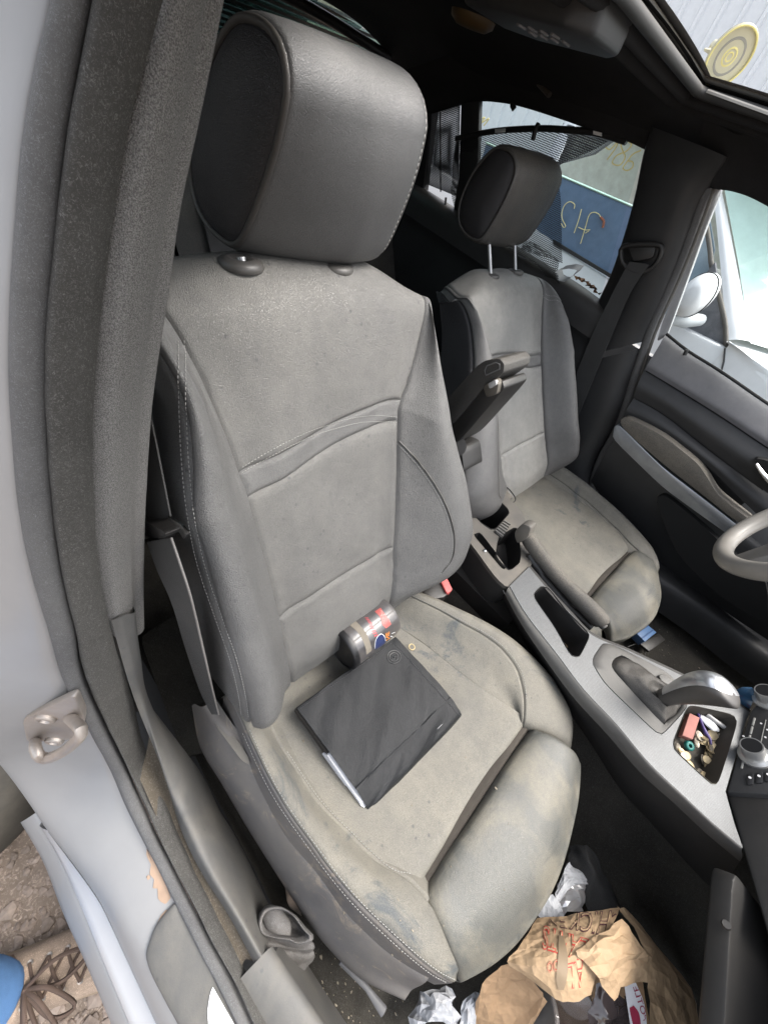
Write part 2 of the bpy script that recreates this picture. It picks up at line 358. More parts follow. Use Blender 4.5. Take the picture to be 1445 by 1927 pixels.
CW = [
 [-.125, -.105, -.085, -.088, -.09, -.095, -.095, -.095, -.09, -.09, -.09, -.08],
 [-.125, -.092, -.048, .002, .040, .050, .050, .052, .055, .055, .045, .00],
 top+[.016, .046, .062, .064, .070, .077, .077, .066, .01],
 top+[.000, .003, .004, .004, .006, .008, .010, .012, .00],
 top+[.002, .004, .000, -.002, -.002, .002, .008, .012, .00],
 top+[.002, .003, -.003, -.005, -.004, .000, .008, .012, .00],
 top+[.002, .004, .000, -.002, -.002, .002, .008, .012, .00],
 top+[.000, .002, .003, .003, .004, .006, .008, .010, .00],
 [-.125, -.088, -.038, .000, .028, .048, .052, .060, .066, .066, .056, .00],
 [-.125, -.096, -.056, -.024, .000, .015, .017, .020, .024, .024, .018, -.02],
 [-.125, -.108, -.090, -.088, -.088, -.085, -.085, -.09, -.09, -.09, -.09, -.08]]
ctrl = np.zeros((12, 11, 3))
for r in range(12):
    for c in range(11):
        v = VR[r]
        if r in (1, 2, 3): v -= ((0, .012, .014, .004)[r]*abs(CY[c][r]/.19)**3 if CY[c][r] < 0 else (0, .052, .050, .010)[r]*abs(CY[c][r]/.19)**4)
        if r in VARC: v += VARC[r][min(max(c-3, 0), 6)] if 3 <= c <= 7 else (0 if c < 3 else -.002)
        ctrl[r, c] = back_pt(CY[c][r], v, CW[c][r])
V, Tr, Tc = net(ctrl, 6, 6, rs=(5, 6, 8), cs=(1, 3, 7, 9), e=.045, depth=.0045, rs_cols=(3, 7))
# soft wrinkles where the leather pulls at the bolster's shoulder, and a general unevenness
from mathutils import noise as mnoise
def wob(V, amp, scale, seed=0.):
    V = np.array(V); flat = V.reshape(-1, 3)
    for i, p in enumerate(flat):
        flat[i] = p+amp*np.array(mnoise.noise_vector(Vector((p*scale+seed).tolist())))
    return flat.reshape(V.shape)
V = wob(V, .0022, 14)
for W0, rad_, na in ((back_pt(-.168, .50, .0), .085, 13), (back_pt(.150, .46, .0), .06, 11), (back_pt(.07, .10, .01), .07, 9), (back_pt(-.155, .12, .01), .06, 9)):
    dV = V-W0; yy_, vv_ = dV[..., 1], dV @ BV; rr_ = np.sqrt(yy_**2+vv_**2); fall = np.clip(1-rr_/rad_, 0, 1)**1.5*np.clip(rr_/.012, 0, 1)
    V = V+BW*(.0017*fall*np.sin(np.arctan2(vv_, yy_)*na+rr_*60))[..., None]
ri = lambda t: int(np.argmin(np.abs(Tr-t))); ci = lambda t: int(np.argmin(np.abs(Tc-t)))
def piece(name, r0, r1, c0, c1, m, par=SEAT, VV=None):
    VV = V if VV is None else VV
    return sheet(name, VV[ri(r0):ri(r1)+1, ci(c0):ci(c1)+1], m, par)
back_parts = [piece('upper_back_panel', 0, 5, 3, 7, M_LEATHER), piece('band_panel', 5, 6, 3, 7, M_LEATHER_BOLSTER),
    piece('middle_back_panel', 6, 8, 3, 7, M_LEATHER), piece('lumbar_panel', 8, 11, 3, 7, M_LEATHER),
    piece('side_bolster', 0, 11, 1, 3, M_LEATHER_BOLSTER), piece('side_bolster', 0, 11, 7, 9, M_LEATHER_BOLSTER),
    piece('bolster_side', 0, 11, 0, 1, M_LEATHER_BOLSTER), piece('bolster_side', 0, 11, 9, 10, M_LEATHER_BOLSTER)]
# hard plastic back shell
bl = ctrl[:, 0].copy(); br = ctrl[:, 10].copy(); shell_cols = [bl]
for t in (.15, .5, .85): shell_cols.append((1-t)*bl+t*br-BW*.035)
shell_cols.append(br)
sv, _, _ = net(np.stack(shell_cols, 1), 4, 5); sheet('back_shell', sv, M_BLACK_DUSTY, SEAT)
BB = bvh_of(back_parts)
st = []
def off_line(pix, dx, dy=0): return [(a+dx, b+dy) for a, b in pix]
outer = [(341, 640), (344, 744), (349, 860), (359, 962), (378, 1059), (410, 1156), (439, 1238), (456, 1306), (462, 1352)]
for dx in (-7, 6): st.append(drape(off_line(outer, dx), BB, .0006, 120))
arcu = [(455, 884), (521, 846), (589, 814), (662, 792), (710, 787), (752, 790)]
for dy in (-5, 6): st.append(drape(off_line(arcu, 0, dy), BB, .0006, 90))
rarc = [(751, 830), (788, 870), (822, 918), (843, 962), (855, 1010), (851, 1050), (831, 1078)]
st.append(drape(off_line(rarc, -4, 4), BB, .0006, 90))
dashes('stitching', [s for s in st if len(s) > 5], M_THREAD, SEAT, rad=.0005)
ra = drape(rarc, BB, .0002, 60); tube('seam', ra, .0016, M_PIPING, SEAT, n=6)
ls = drape([(496, 985), (503, 1040), (507, 1100), (508, 1160)], BB, .0001, 30)
# headrest
HRO = [(450, 19), (488, 23), (517, 46), (535, 79), (544, 120), (546, 166), (537, 216), (525, 270), (506, 332), (483, 394), (459, 449), (442, 467), (423, 461), (392, 432), (367, 386), (355, 320), (359, 249), (373, 174), (396, 104), (421, 50)]
YS = -.449
prof = np.array([P(a, b, y=YS) for a, b in HRO]); prof = resample(prof, 56, closed=True)
def headrest(name_parent, prof, ys, yc, par, side_mat, front_mat, sym=False):
    cen = prof.mean(0)
    half = abs(ys-yc); secs = []
    prm = [(-1.0, .955, 0), (-.985, .985, 0), (-.95, 1.010, 0), (-.86, 1.022, 0), (-.66, 1.03, .001), (-.35, 1.035, .001), (0, 1.035, .0), (.35, 1.035, -.001), (.66, 1.03, -.004), (.84, 1.02, -.007), (.93, 1.0, -.010), (.98, .975, -.012), (1.0, .95, -.013)] if not sym else [(-1.0, .93, 0), (-.985, .965, 0), (-.95, .99, 0), (-.86, 1.01, 0), (-.6, 1.03, .004), (0, 1.04, .008), (.6, 1.03, .004), (.86, 1.01, 0), (.95, .99, 0), (.985, .965, 0), (1.0, .93, 0)]
    T = np.linspace(0, len(prm)-1, 60); prm = cr_matrix(len(prm), T) @ np.array(prm)
    sgn = 1 if ys < yc else -1
    for t, s, dx in prm:
        q = cen+(prof-cen)*s; q = q.copy(); q[:, 1] = yc+sgn*t*half; q[:, 0] += dx-(q[:, 2]-cen[2])*(.42*np.clip((t+1)/1.3, 0, 1) if not sym else .30); secs.append(q)
    S = np.array(secs)
    body = loft_closed('headrest', S, front_mat, par, cap=False, sharp=180)
    out = [body]
    for k, idx, s in ((0, 0, -1), (1, -1, 1)):
        ring = S[idx]; c = ring.mean(0); rr = [ring]
        for q, bulge in ((.985, -.0025), (.95, .0), (.8, .0045), (.55, .009), (.28, .0115), (.06, .012)):
            z = c+(ring-c)*q; z = z+A(0, s*sgn*bulge, 0); rr.append(z)
        out.append(loft_closed('headrest_side', rr, side_mat, body, cap=True, sharp=180))
        tube('piping', ring+A(0, -s*sgn*.0005, 0), .0032, M_PIPING, body, closed=True)
    st2 = []
    for sidx in (3, -6):
        ring = S[sidx]; c2 = ring.mean(0); q = c2+(ring-c2)*1.004
        st2.append(np.vstack([q, q[:1]]))
    dashes('stitching', st2, M_THREAD, body, pitch=.006, rad=.0007)
    return body, S
hr_body, HRS = headrest('headrest', prof, YS, YS+.099, SEAT, M_LEATHER_DARK, M_LEATHER_HEAD)
# posts and their bushes
for px, py in ((455, 492), (632, 499)):
    b = Pn(px, py, back_pt(0, .62, -.030), BW)
    tube('headrest_post', [b-BV*.008, b+BV*.004], .005, mat('post_steel', (.4, .4, .4), .35, .9), SEAT, n=14)
    lathe('post_bush', [(.001, .0), (.023, 0), (.0245, .003), (.023, .008), (.015, .011), (.009, .0095), (.0065, .006)], b-BV*.006-BW*.004, BV+BW*.35, mat('bush_plastic', (.03, .031, .034), .45, dust=.12), SEAT, n=28)
# ---------------------------------------------------------------- seat cushion
def Z(pts, zs):
    zs = [zs]*len(pts) if isinstance(zs, (int, float)) else zs
    return [P(a, b, z=c) for (a, b), c in zip(pts, zs)]
osl = Z([(430, 1300), (463, 1377), (516, 1488), (583, 1587), (660, 1687), (738, 1764), (810, 1825), (852, 1850)], [.56, .56, .557, .555, .553, .548, .536, .515])
isl = Z([(478, 1262), (499, 1349), (535, 1410), (599, 1510), (682, 1593), (735, 1640), (781, 1664), (832, 1737), (862, 1815)], [.53, .53, .53, .531, .533, .535, .538, .535, .512])
crl = [(a*.5+b*.5)+A(0, 0, .012) for a, b in zip(resample(osl, 9), resample(isl, 9))]; crl[-1][2] -= .008
und = [p+A(0, -.014, -.052) for p in resample(osl, 9)]
tuck = [p+A(0, .035, -.03) for p in resample(isl, 9)]; tuck[-1] = resample(isl, 9)[-1]+A(-.004, .012, -.05)
c_ = loft_ctrl([und, osl, crl, isl, tuck], 10)
last = c_[-1].copy(); last += A(.010, .006, -.045); c_ = np.concatenate([c_, last[None]], 0)
VL, TrL, TcL = net(c_, 7, 8, cs=(1, 3), e=.04, depth=.004); VL = wob(VL, .0018, 16, 3.)
cush = [sheet('cushion_side', VL[:, :int(np.argmin(abs(TcL-1)))+1], M_SHELL, SEAT)]
cush.append(sheet('cushion_bolster', VL[:, int(np.argmin(abs(TcL-1))):], M_LEATHER_TOP, SEAT))
# centre panel
cl = Z([(478, 1262), (499, 1349), (535, 1410), (599, 1510), (682, 1593), (738, 1637), (786, 1652)], [.518, .518, .521, .525, .530, .532, .530])
cr = Z([(700, 1150), (793, 1208), (860, 1262), (920, 1305), (984, 1350)], [.515, .517, .524, .53, .532])
cols = []
n = 9; L_, R_ = resample(cl, n), resample(cr, n)
for t, dz in ((0, 0), (.16, -.004), (.34, -.010), (.5, -.012), (.66, -.010), (.84, -.004), (1, 0)):
    cols.append((1-t)*L_+t*R_+A(0, 0, 1)*dz)
cc = np.stack(cols, 1)
rollf = cc[-1]+A(.012, 0, -.018); down = cc[-1]+A(.010, 0, -.07); cc = np.concatenate([cc, rollf[None], down[None]], 0)
VC, _, _ = net(cc, 7, 6); VC = wob(VC, .0022, 13, 9.)
cush.append(sheet('cushion_centre', VC, M_LEATHER_TOP, SEAT))
# inboard bolster
sg = Z([(720, 1098), (771, 1122), (848, 1161), (931, 1211), (976, 1266), (986, 1321), (985, 1358)], [.545, .548, .553, .556, .553, .546, .535])
sil = Z([(745, 1085), (793, 1117), (876, 1153), (959, 1200), (1031, 1266), (1070, 1333), (1082, 1377), (1074, 1408)], [.53, .535, .54, .54, .538, .532, .525, .51])
inr = [p+A(0, 0, -.006) for p in cr]
rcr = [(a*.45+b*.55)+A(0, 0, .013) for a, b in zip(resample(sg, 9), resample(sil, 9))]
silu = [p+A(0, .012, -.07) for p in resample(sil, 9)]
c_ = loft_ctrl([inr, [(a*.6+b*.4)+A(0, 0, -.004) for a, b in zip(resample(inr, 9), resample(sg, 9))], sg, rcr, sil, silu], 10)
last = c_[-1]+A(.014, 0, -.04); c_ = np.concatenate([c_, last[None]], 0)
VRt, _, TcR = net(c_, 7, 8, cs=(0, 2), e=.04, depth=.004); VRt = wob(VRt, .0018, 16, 5.)
cush.append(sheet('cushion_bolster', VRt, M_LEATHER_TOP, SEAT))
# sliding thigh support
tb = Z([(801, 1692), (850, 1610), (905, 1530), (958, 1446), (1009, 1373)], [.537, .54, .541, .54, .537])
tf = Z([(874, 1848), (955, 1796), (1016, 1718), (1060, 1622), (1088, 1505), (1092, 1440)], [.495, .503, .508, .510, .512, .515])
n = 9; B_, F_ = resample(tb, n), resample(tf, n)
rows = [B_+A(-.004, 0, -.06), B_+A(-.003, 0, -.014), B_+A(.006, 0, .001)]
for t, dz in ((.25, .016), (.5, .024), (.75, .020), (.93, .008)): rows.append((1-t)*B_+t*F_+A(0, 0, dz))
rows += [F_, F_+A(-.006, 0, -.03), F_+A(-.05, 0, -.06)]
tc_ = np.stack(rows, 0)
lo = tc_[:, :1].copy(); hi = tc_[:, -1:].copy(); lo += A(.004, -.003, -.03); hi += A(.006, .003, -.03)
tc_ = np.concatenate([lo, tc_, hi], 1)
VT, _, _ = net(tc_, 6, 6); VT = wob(VT, .002, 14, 2.)
thigh = sheet('thigh_support', VT, M_THIGH, SEAT); cush.append(thigh)
# brown pleated cover in the gap behind the thigh support
g0 = resample(Z([(786, 1668), (880, 1520), (986, 1358)], .520), 12); g1 = resample(Z([(806, 1700), (905, 1540), (1012, 1380)], .520), 12)
gc = np.stack([g0+A(-.02, 0, -.01), g0*.75+g1*.25+A(0, 0, .004), g0*.5+g1*.5+A(0, 0, -.003), g0*.25+g1*.75+A(0, 0, .004), g1+A(.02, 0, -.01)], 1)
gv, _, _ = net(gc, 2, 5); sheet('gap_cover', gv, mat('gap_cover', (.022, .018, .015), .9, dust=.12, grain='weave', gscale=200), SEAT)
CB = bvh_of(cush)
st = []
for k, dx in enumerate((-6, 7)): st.append(drape(off_line([(463, 1377), (516, 1488), (583, 1587), (660, 1687), (738, 1764), (810, 1825), (852, 1849)], dx, -3 if dx > 0 else 3), CB, .0006, 120))
st.append(drape([(540, 1415), (604, 1508), (685, 1590), (735, 1634), (776, 1646)], CB, .0006, 80))
st.append(drape([(771, 1119), (848, 1157), (934, 1206), (981, 1263), (991, 1321)], CB, .0006, 100))
dashes('stitching', [s for s in st if len(s) > 5], M_THREAD, SEAT, rad=.0005)
# plastic side trim of the seat base
va = Z([(382, 1330), (430, 1400), (483, 1462), (544, 1570), (616, 1680), (682, 1748), (738, 1802), (800, 1850)], [.53, .525, .515, .51, .505, .50, .495, .49])
vb = Z([(366, 1325), (392, 1410), (455, 1500), (512, 1590), (580, 1690), (645, 1770), (705, 1830), (775, 1864)], [.49, .48, .47, .465, .46, .455, .45, .45])
vc = Z([(366, 1330), (380, 1405), (420, 1475), (466, 1556), (535, 1665), (600, 1762), (682, 1842), (760, 1880)], [.45, .43, .41, .40, .40, .40, .41, .43])
vd = [p+A(.0, .05, -.06) for p in vc]
vv, _, _ = net(loft_ctrl([[p+A(0, .02, .004) for p in va], va, vb, vc, vd], 9), 6, 6)
sheet('side_trim', vv, M_SHELL, SEAT)
# steel seat frame and rails under the cushion
for y0 in (-.60, -.16):
    box('seat_rail', (.16, y0, .335), (.50, .035, .03), M_METAL, SEAT, bev=.004)
    box('rail_foot', (.36, y0, .31), (.05, .05, .04), M_METAL, SEAT, bev=.004)
prism('rail_bracket', [P(535, 1665, z=.39), P(560, 1690, z=.39), P(567, 1720, z=.36), P(540, 1700, z=.36)], (.012, .0, -.05), M_METAL, SEAT, bev=.003)
tube('height_lever', [P(640, 1810, z=.36), P(690, 1860, z=.34), P(722, 1905, z=.33)], [.004, .004, .007], mat('lever_grey', (.09, .09, .095), .5), SEAT, n=10, flat=.5)
box('cushion_pan', (.17, -.38, .43), (.46, .40, .10), M_BLACK, SEAT, bev=.02)
# ================================================================== the car: its near side (pillar, seal, sill), floor and far shell
CAR = thing('car', 'silver car with its passenger side open, seen from the doorway', 'car', (0, 0, 0))
rowsY = [-60, 0, 200, 400, 600, 700, 850, 1000, 1100, 1200, 1300]
# pixel columns down the pillar (photo x at the heights above)
lip   = [110, 85, 50, 30, 17, 17, 25, 42, 65, 95, 128]
s_l   = [178, 165, 128, 105, 88, 84, 88, 100, 116, 140, 160]
s_r   = [190, 178, 138, 112, 91, 87, 92, 106, 123, 147, 172]
t_l   = [322, 300, 250, 215, 190, 180, 175, 180, 192, 212, 245]
t_r   = [398, 388, 350, 310, 285, 270, 258, 253, 253, 256, 268]
def col(pxs, xs, tail):
    xs = xs if isinstance(xs, list) else [xs]*len(pxs)
    return [P(a, b, x=c) for a, b, c in zip(pxs, rowsY, xs)]+tail
xb = [-.105, -.105, -.10, -.098, -.095, -.095, -.092, -.088, -.085, -.08, -.075]
T_seal_l = Z([(238, 1461), (275, 1548), (305, 1610), (341, 1682), (390, 1780), (434, 1862), (464, 1927), (515, 2025)], [.53, .478, .462, .457, .455, .455, .455, .455])
T_seal_r = Z([(252, 1470), (292, 1560), (318, 1615), (351, 1677), (405, 1785), (443, 1852), (477, 1927), (528, 2025)], [.52, .478, .466, .462, .460, .460, .46, .46])
T_trim_l = Z([(272, 1405), (310, 1500), (340, 1580), (373, 1650), (420, 1745), (455, 1815), (500, 1900), (560, 2010)], [.52, .468, .452, .448, .446, .446, .446, .446])
T_trim_r = Z([(283, 1344), (310, 1460), (333, 1542), (373, 1632), (432, 1726), (477, 1812), (530, 1900), (600, 2010)], [.55, .485, .462, .455, .450, .450, .45, .45])
c_lip = col(lip, [x+.004 for x in xb], Z([(208, 1452), (246, 1540), (283, 1608), (324, 1690), (369, 1780), (419, 1874), (446, 1931), (496, 2029)], [.535, .472, .455, .449, .447, .447, .447, .447]))
c_sl = col(s_l, [x+.012 for x in xb], T_seal_l)
c_sr = col(s_r, [x+.016 for x in xb], T_seal_r)
c_tl = col(t_l, [x+.010 for x in xb], T_trim_l)
c_tr = col(t_r, [x-.01 for x in xb], T_trim_r)
mid = lambda a, b, off, t=.5: [(1-t)*p+t*q+np.asarray(off) for p, q in zip(a, b)]
NR = 24
# rubber bulb seal (outer), carpet-like flange seal, cloth pillar trim
seal_c = loft_ctrl([[p+A(-.012, .002, -.004) for p in c_lip], c_lip, mid(c_lip, c_sl, (.004, -.003, .004)), c_sl, [p+A(-.012, .004, -.006) for p in c_sl]], NR)
v, _, _ = net(seal_c, 5, 5); sheet('door_seal_bulb', wob(v, .0004, 30), M_RUBBER, CAR)
fl_c = loft_ctrl([[p+A(-.012, 0, -.006) for p in c_sr], c_sr, mid(c_sr, c_tl, (.004, -.001, .003), .25), mid(c_sr, c_tl, (.0035, -.001, .0025), .75), mid(c_sr, c_tl, (-.002, 0, -.002), 1.0)], NR)
v, _, _ = net(fl_c, 5, 6); sheet('door_seal_flange', wob(v, .0005, 40), M_FUZZ, CAR)
k = 9   # the cloth ends at the plastic foot of the pillar
tr_c = loft_ctrl([[p+A(-.006, 0, 0) for p in c_tl[:k+1]], mid(c_tl[:k+1], c_tr[:k+1], (.006, -.001, .0), .35), mid(c_tl[:k+1], c_tr[:k+1], (.005, .0, .0), .75), c_tr[:k+1], [p+A(-.02, .012, -.0) for p in c_tr[:k+1]], [p+A(-.14, -.02, -.0) for p in c_tr[:k+1]]], 16)
v, _, _ = net(tr_c, 5, 6); sheet('pillar_cloth_trim', wob(v, .0004, 30), M_FABRIC, CAR)
# plastic foot of the pillar flowing into the sill trim ridge
in_l = [P(210, 1168, x=-.072)]+[P(232, 1250, x=-.066), P(258, 1330, x=-.05)]+T_trim_r[1:6]
ridge = [P(232, 1158, x=-.07), P(252, 1240, x=-.068), P(272, 1320, x=-.055)]+Z([(318, 1480), (352, 1550), (393, 1632), (450, 1726), (492, 1800)], [.51, .487, .477, .473, .473])
inner = [P(252, 1144, x=-.085), P(262, 1230, x=-.085), P(276, 1305, x=-.08)]+Z([(345, 1462), (378, 1530), (423, 1605), (463, 1686), (502, 1776)], [.49, .462, .445, .435, .432])
innd = [p+(A(-.06, -.012, 0) if i < 3 else A(-.01, .02, -.10)) for i, p in enumerate(inner)]
v, _, _ = net(loft_ctrl([in_l, ridge, inner, innd], 18), 4, 7); sheet('pillar_foot_trim', v, M_GREY_TRIM, CAR)
# sill trim beyond the joint
j0 = Z([(443, 1852), (480, 1915), (560, 2040)], [.452, .45, .45]); j1 = Z([(478, 1815), (520, 1880), (620, 2030)], [.462, .462, .462]); j2 = Z([(510, 1783), (560, 1855), (680, 2030)], [.455, .455, .455]); j3 = Z([(520, 1790), (600, 1920), (680, 2040)], [.42, .41, .40]); j4 = [p+A(0, .02, -.09) for p in j3]
v, _, _ = net(loft_ctrl([j0, j1, j2, j3, j4], 10), 4, 6); sheet('sill_trim', v, M_GREY_TRIM, CAR)
# dirty flat strip of the sill between seal and ridge
f0 = [p+A(0, .004, -.004) for p in T_trim_l[0:6]]; f1 = [p+A(0, 0, -.006) for p in T_trim_r[0:6]]
fl = T_seal_r[0:6]
v, _, _ = net(loft_ctrl([[p+A(0, .006, -.008) for p in fl], f0, f1], 14), 4, 5); sheet('sill_strip', v, mat('dirty_strip', (.06, .05, .038), .9, dust=.4, dcol=(.15, .125, .09), dscale=30, grain='fuzz', gscale=200), CAR)
# painted door jamb: pillar face, rounding into the sill
o_out = [P(a, b, x=c) for a, b, c in ((-170, 0, -.16), (-175, 300, -.155), (-180, 600, -.15), (-170, 900, -.145), (-150, 1150, -.14), (-90, 1330, -.13))]+Z([(0, 1434), (45, 1492), (90, 1560), (157, 1650), (193, 1704), (252, 1830), (297, 1927), (350, 2040)], [.46, .42, .40, .39, .388, .386, .385, .385])
o_mid = [P(a, b, x=c) for a, b, c in ((-40, 0, -.125), (-60, 300, -.122), (-70, 600, -.12), (-55, 900, -.115), (-20, 1150, -.108), (30, 1320, -.10))]+Z([(95, 1420), (135, 1500), (175, 1590), (222, 1690), (258, 1765), (310, 1860), (345, 1935), (400, 2040)], [.53, .455, .432, .425, .424, .423, .423, .423])
o_in = [p+A(-.006, .0, -.004) for p in c_lip]
v, _, _ = net(loft_ctrl([[p+A(-.03, -.012, -.05) for p in o_out], o_out, o_mid, o_in, [p+A(-.02, .01, -.01) for p in o_in]], 30), 3, 6); JV = v
jamb = sheet('painted_door_jamb', v, M_PAINT, CAR)
# rocker flanges below the jamb: a pale strip and the grey skirt
w0 = [p+A(0, -.004, -.012) for p in o_out[8:]]
w1 = Z([(78, 1548), (110, 1605), (150, 1700), (190, 1800), (235, 1910), (290, 2040)], .345)
v, _, _ = net(loft_ctrl([w0, [p+A(0, 0, -.01) for p in w0], w1, [p+A(.0, .05, -.06) for p in w1]], 12), 3, 4); sheet('rocker_strip', v, mat('rocker_pale', (.36, .36, .37), .35, .1, coat=.4, var=.03, scol=(.35, .3, .25), streak=(12, .4)), CAR)
k0 = Z([(60, 1535), (100, 1600), (140, 1700), (182, 1800), (228, 1910), (284, 2040)], .335); k1 = Z([(45, 1545), (88, 1620), (125, 1715), (165, 1800), (212, 1910), (262, 2040)], .28)
v, _, _ = net(loft_ctrl([[p+A(0, .02, .0) for p in k0], k0, k1, [p+A(0, .08, -.03) for p in k1]], 12), 3, 4); sheet('rocker_skirt', v, M_PAINT, CAR)
# plastic scuff plate on the sill and the primer patch beside it
JB = bvh_of([jamb])
sp = drape([(328, 1700), (300, 1735), (286, 1770), (281, 1794), (292, 1830), (315, 1875), (342, 1927), (380, 2010)], JB, .004, 14)
spi = Z([(345, 1705), (355, 1745), (366, 1775), (380, 1800), (398, 1835), (420, 1880), (445, 1930), (495, 2020)], .449); spi = resample(spi, 14)
g = np.stack([sp+A(0, 0, -.006), sp+A(0, 0, .001), sp*.7+spi*.3+A(0, 0, .004), spi], 1); v, _, _ = net(g, 3, 4); sheet('scuff_plate', v, M_GREY_TRIM, CAR)
def patch(name, pix, m, bv, lift=.0012, par=CAR, n=None):
    p = drape(pix+[pix[0]], bv, lift, n or len(pix)*5, smooth=False)
    c = p.mean(0); F = [(i, (i+1) % len(p), len(p)) for i in range(len(p))]
    return obj(name, np.vstack([p, c]), F, m, par, sharp=180)
patch('primer_patch', [(277, 1596), (290, 1612), (305, 1645), (322, 1690), (312, 1702), (303, 1697), (297, 1690), (306, 1672), (288, 1672), (291, 1655), (282, 1645), (285, 1625), (276, 1610)], M_PRIMER, JB)
patch('primer_patch', [(276, 1650), (281, 1646), (284, 1652), (279, 1657)], M_PRIMER, JB)
patch('primer_patch', [(296, 1738), (304, 1722), (313, 1712), (318, 1716), (306, 1735), (298, 1752), (293, 1752)], M_PRIMER, JB)
patch('white_sticker', [(405, 1848), (425, 1868), (452, 1905), (470, 1960), (395, 1960), (391, 1902), (396, 1870)], mat('white_sticker', (.75, .75, .75), .4), bvh_of([bpy.data.objects['scuff_plate']]), .0015)
# striker
sn = unit(np.array(JB.find_nearest(Vector(P(100, 1370, x=-.10).tolist()))[1])); sn = sn if sn @ (CAM_C-P(100, 1370, x=-.1)) > 0 else -sn
s0 = drape([(100, 1370), (101, 1371)], JB, 0, 2)[0]
def on_st(px, py, h): return Pn(px, py, s0+sn*h, sn)
prism('striker_plate', round_poly([on_st(a, b, .005) for a, b in ((41, 1355), (140, 1308), (160, 1352), (150, 1392), (50, 1398))], .15), -sn*.008, M_METAL, CAR, bev=.0015)
tube('striker_loop', [on_st(66, 1396, .004), on_st(66, 1402, .02), on_st(70, 1418, .03), on_st(85, 1428, .032), on_st(115, 1417, .032), on_st(146, 1392, .032), on_st(153, 1374, .028), on_st(138, 1357, .014), on_st(130, 1352, .004)], .0058, M_METAL, CAR, n=12, smooth_n=40)
for a, b in ((88, 1350), (104, 1392)):
    lathe('striker_bolt', [(.0105, 0), (.0105, .003), (.009, .005), (.006, .005), (.005, .0025), (.0001, .0025)], on_st(a, b, .0045), sn, M_METAL, CAR, n=20)
# weld crease and emboss on the jamb beside the striker
# ---------------------------------------------------------------- floor
floor = [A(-1.25, -.74, .33), A(-.55, -.72, .30), A(-.2, -.70, .30), A(.2, -.70, .30), A(.75, -.68, .28), A(1.05, -.66, .34), A(1.25, -.66, .55)]
cols = []
for y, dz in ((-.70, .03), (-.66, .0), (-.45, -.01), (-.2, 0), (-.13, .05), (-.05, .14), (.05, .14), (.13, .05), (.2, 0), (.45, -.01), (.66, 0), (.70, .03)):
    cols.append([A(p[0], y, p[2]+dz) for p in floor])
v, _, _ = net(loft_ctrl(cols, 20), 4, 4); fo = sheet('floor_carpet', wob(v, .004, 12), M_CARPET, CAR)
prism('floor_pan', [A(-1.3, -.80, .26), A(1.2, -.80, .26), A(1.2, .80, .26), A(-1.3, .80, .26)], (0, 0, -.04), M_BLACK, CAR)
# floor mat of the rear row, just behind the seat
prism('rear_floor_mat', round_poly([P(262, 1200, z=.335), P(318, 1165, z=.335), A(-.45, -.25, .335), A(-.25, -.25, .335), P(395, 1415, z=.335), P(345, 1425, z=.335)], .15), (0, 0, -.012), M_CARPET, CAR)
# ---------------------------------------------------------------- roof with its open sunroof
SRX0, SRX1, SRY = -.215, .28, .39
xs = [-1.2, -.95, -.65, -.40, SRX0, -.05, .12, SRX1, .40]
zc = [1.342, 1.368, 1.388, 1.397, 1.398, 1.395, 1.385, 1.372, 1.352]
ys = [-.635, -.615, -.58, -.50, -SRY, -.2, 0, .2, SRY, .50, .55, .58, .595]
dz = [-.062, -.055, -.045, -.03, -.014, -.003, 0, -.003, -.014, -.036, -.054, -.070, -.080]
ctrl = [[A(x, y, z+d) for y, d in zip(ys, dz)] for x, z in zip(xs, zc)]
v, Tr_, Tc_ = net(ctrl, 3, 3)
R_, C_ = v.shape[:2]; F = []
for f in grid_faces(R_, C_):
    c = v.reshape(-1, 3)[list(f)].mean(0)
    if not (SRX0 < c[0] < SRX1 and abs(c[1]) < SRY): F.append(f)
obj('headliner', v, F, M_LINER, CAR, sharp=180)
up = v.reshape(-1, 3)+A(0, 0, .010)
obj('roof_panel', up, F, M_PAINT, CAR, sharp=180)
def hole_ring(name, inset, z, rad, m, flat=1.0):
    a = [A(SRX0-inset, -SRY-inset, z-.012), A(SRX0-inset, 0, z+.002), A(SRX0-inset, SRY+inset, z-.012), A(SRX1, SRY+inset, z-.02), A(SRX1+inset, SRY+inset, z-.03), A(SRX1+inset, 0, z-.025), A(SRX1+inset, -SRY-inset, z-.03), A(SRX1, -SRY-inset, z-.02)]
    pts = []
    for p, q in zip(a, a[1:]+a[:1]): pts += [p+(q-p)*t for t in np.linspace(0, 1, 10)[:-1]]
    tube(name, resample(pts, 120, smooth=False, closed=True), rad, m, CAR, closed=True, n=10, flat=flat)
M_SEALB = mat('sunroof_seal', (.016, .016, .016), .6, dust=.06, up=.6)
hole_ring('sunroof_edge_roll', .004, 1.386, .008, M_SEALB); hole_ring('sunroof_frame_rail', .030, 1.379, .010, M_LINER); hole_ring('sunroof_frame_rail', .066, 1.376, .012, M_LINER)
hole_ring('sunroof_roof_edge', .012, 1.402, .004, mat('sunroof_rubber', (.02, .02, .02), .6, dust=.5, up=.8))
# slid-back glass panel under the roof skin is out of sight; the drain channel shows as a pale edge on the left
prism('sunroof_channel', [A(SRX0+.01, SRY-.007, 1.375), A(SRX1-.02, SRY-.007, 1.357), A(SRX1-.02, SRY-.004, 1.359), A(SRX0+.01, SRY-.004, 1.377)], (0, 0, .003), mat('channel', (.35, .34, .32), .4, .5, dust=.4), CAR)
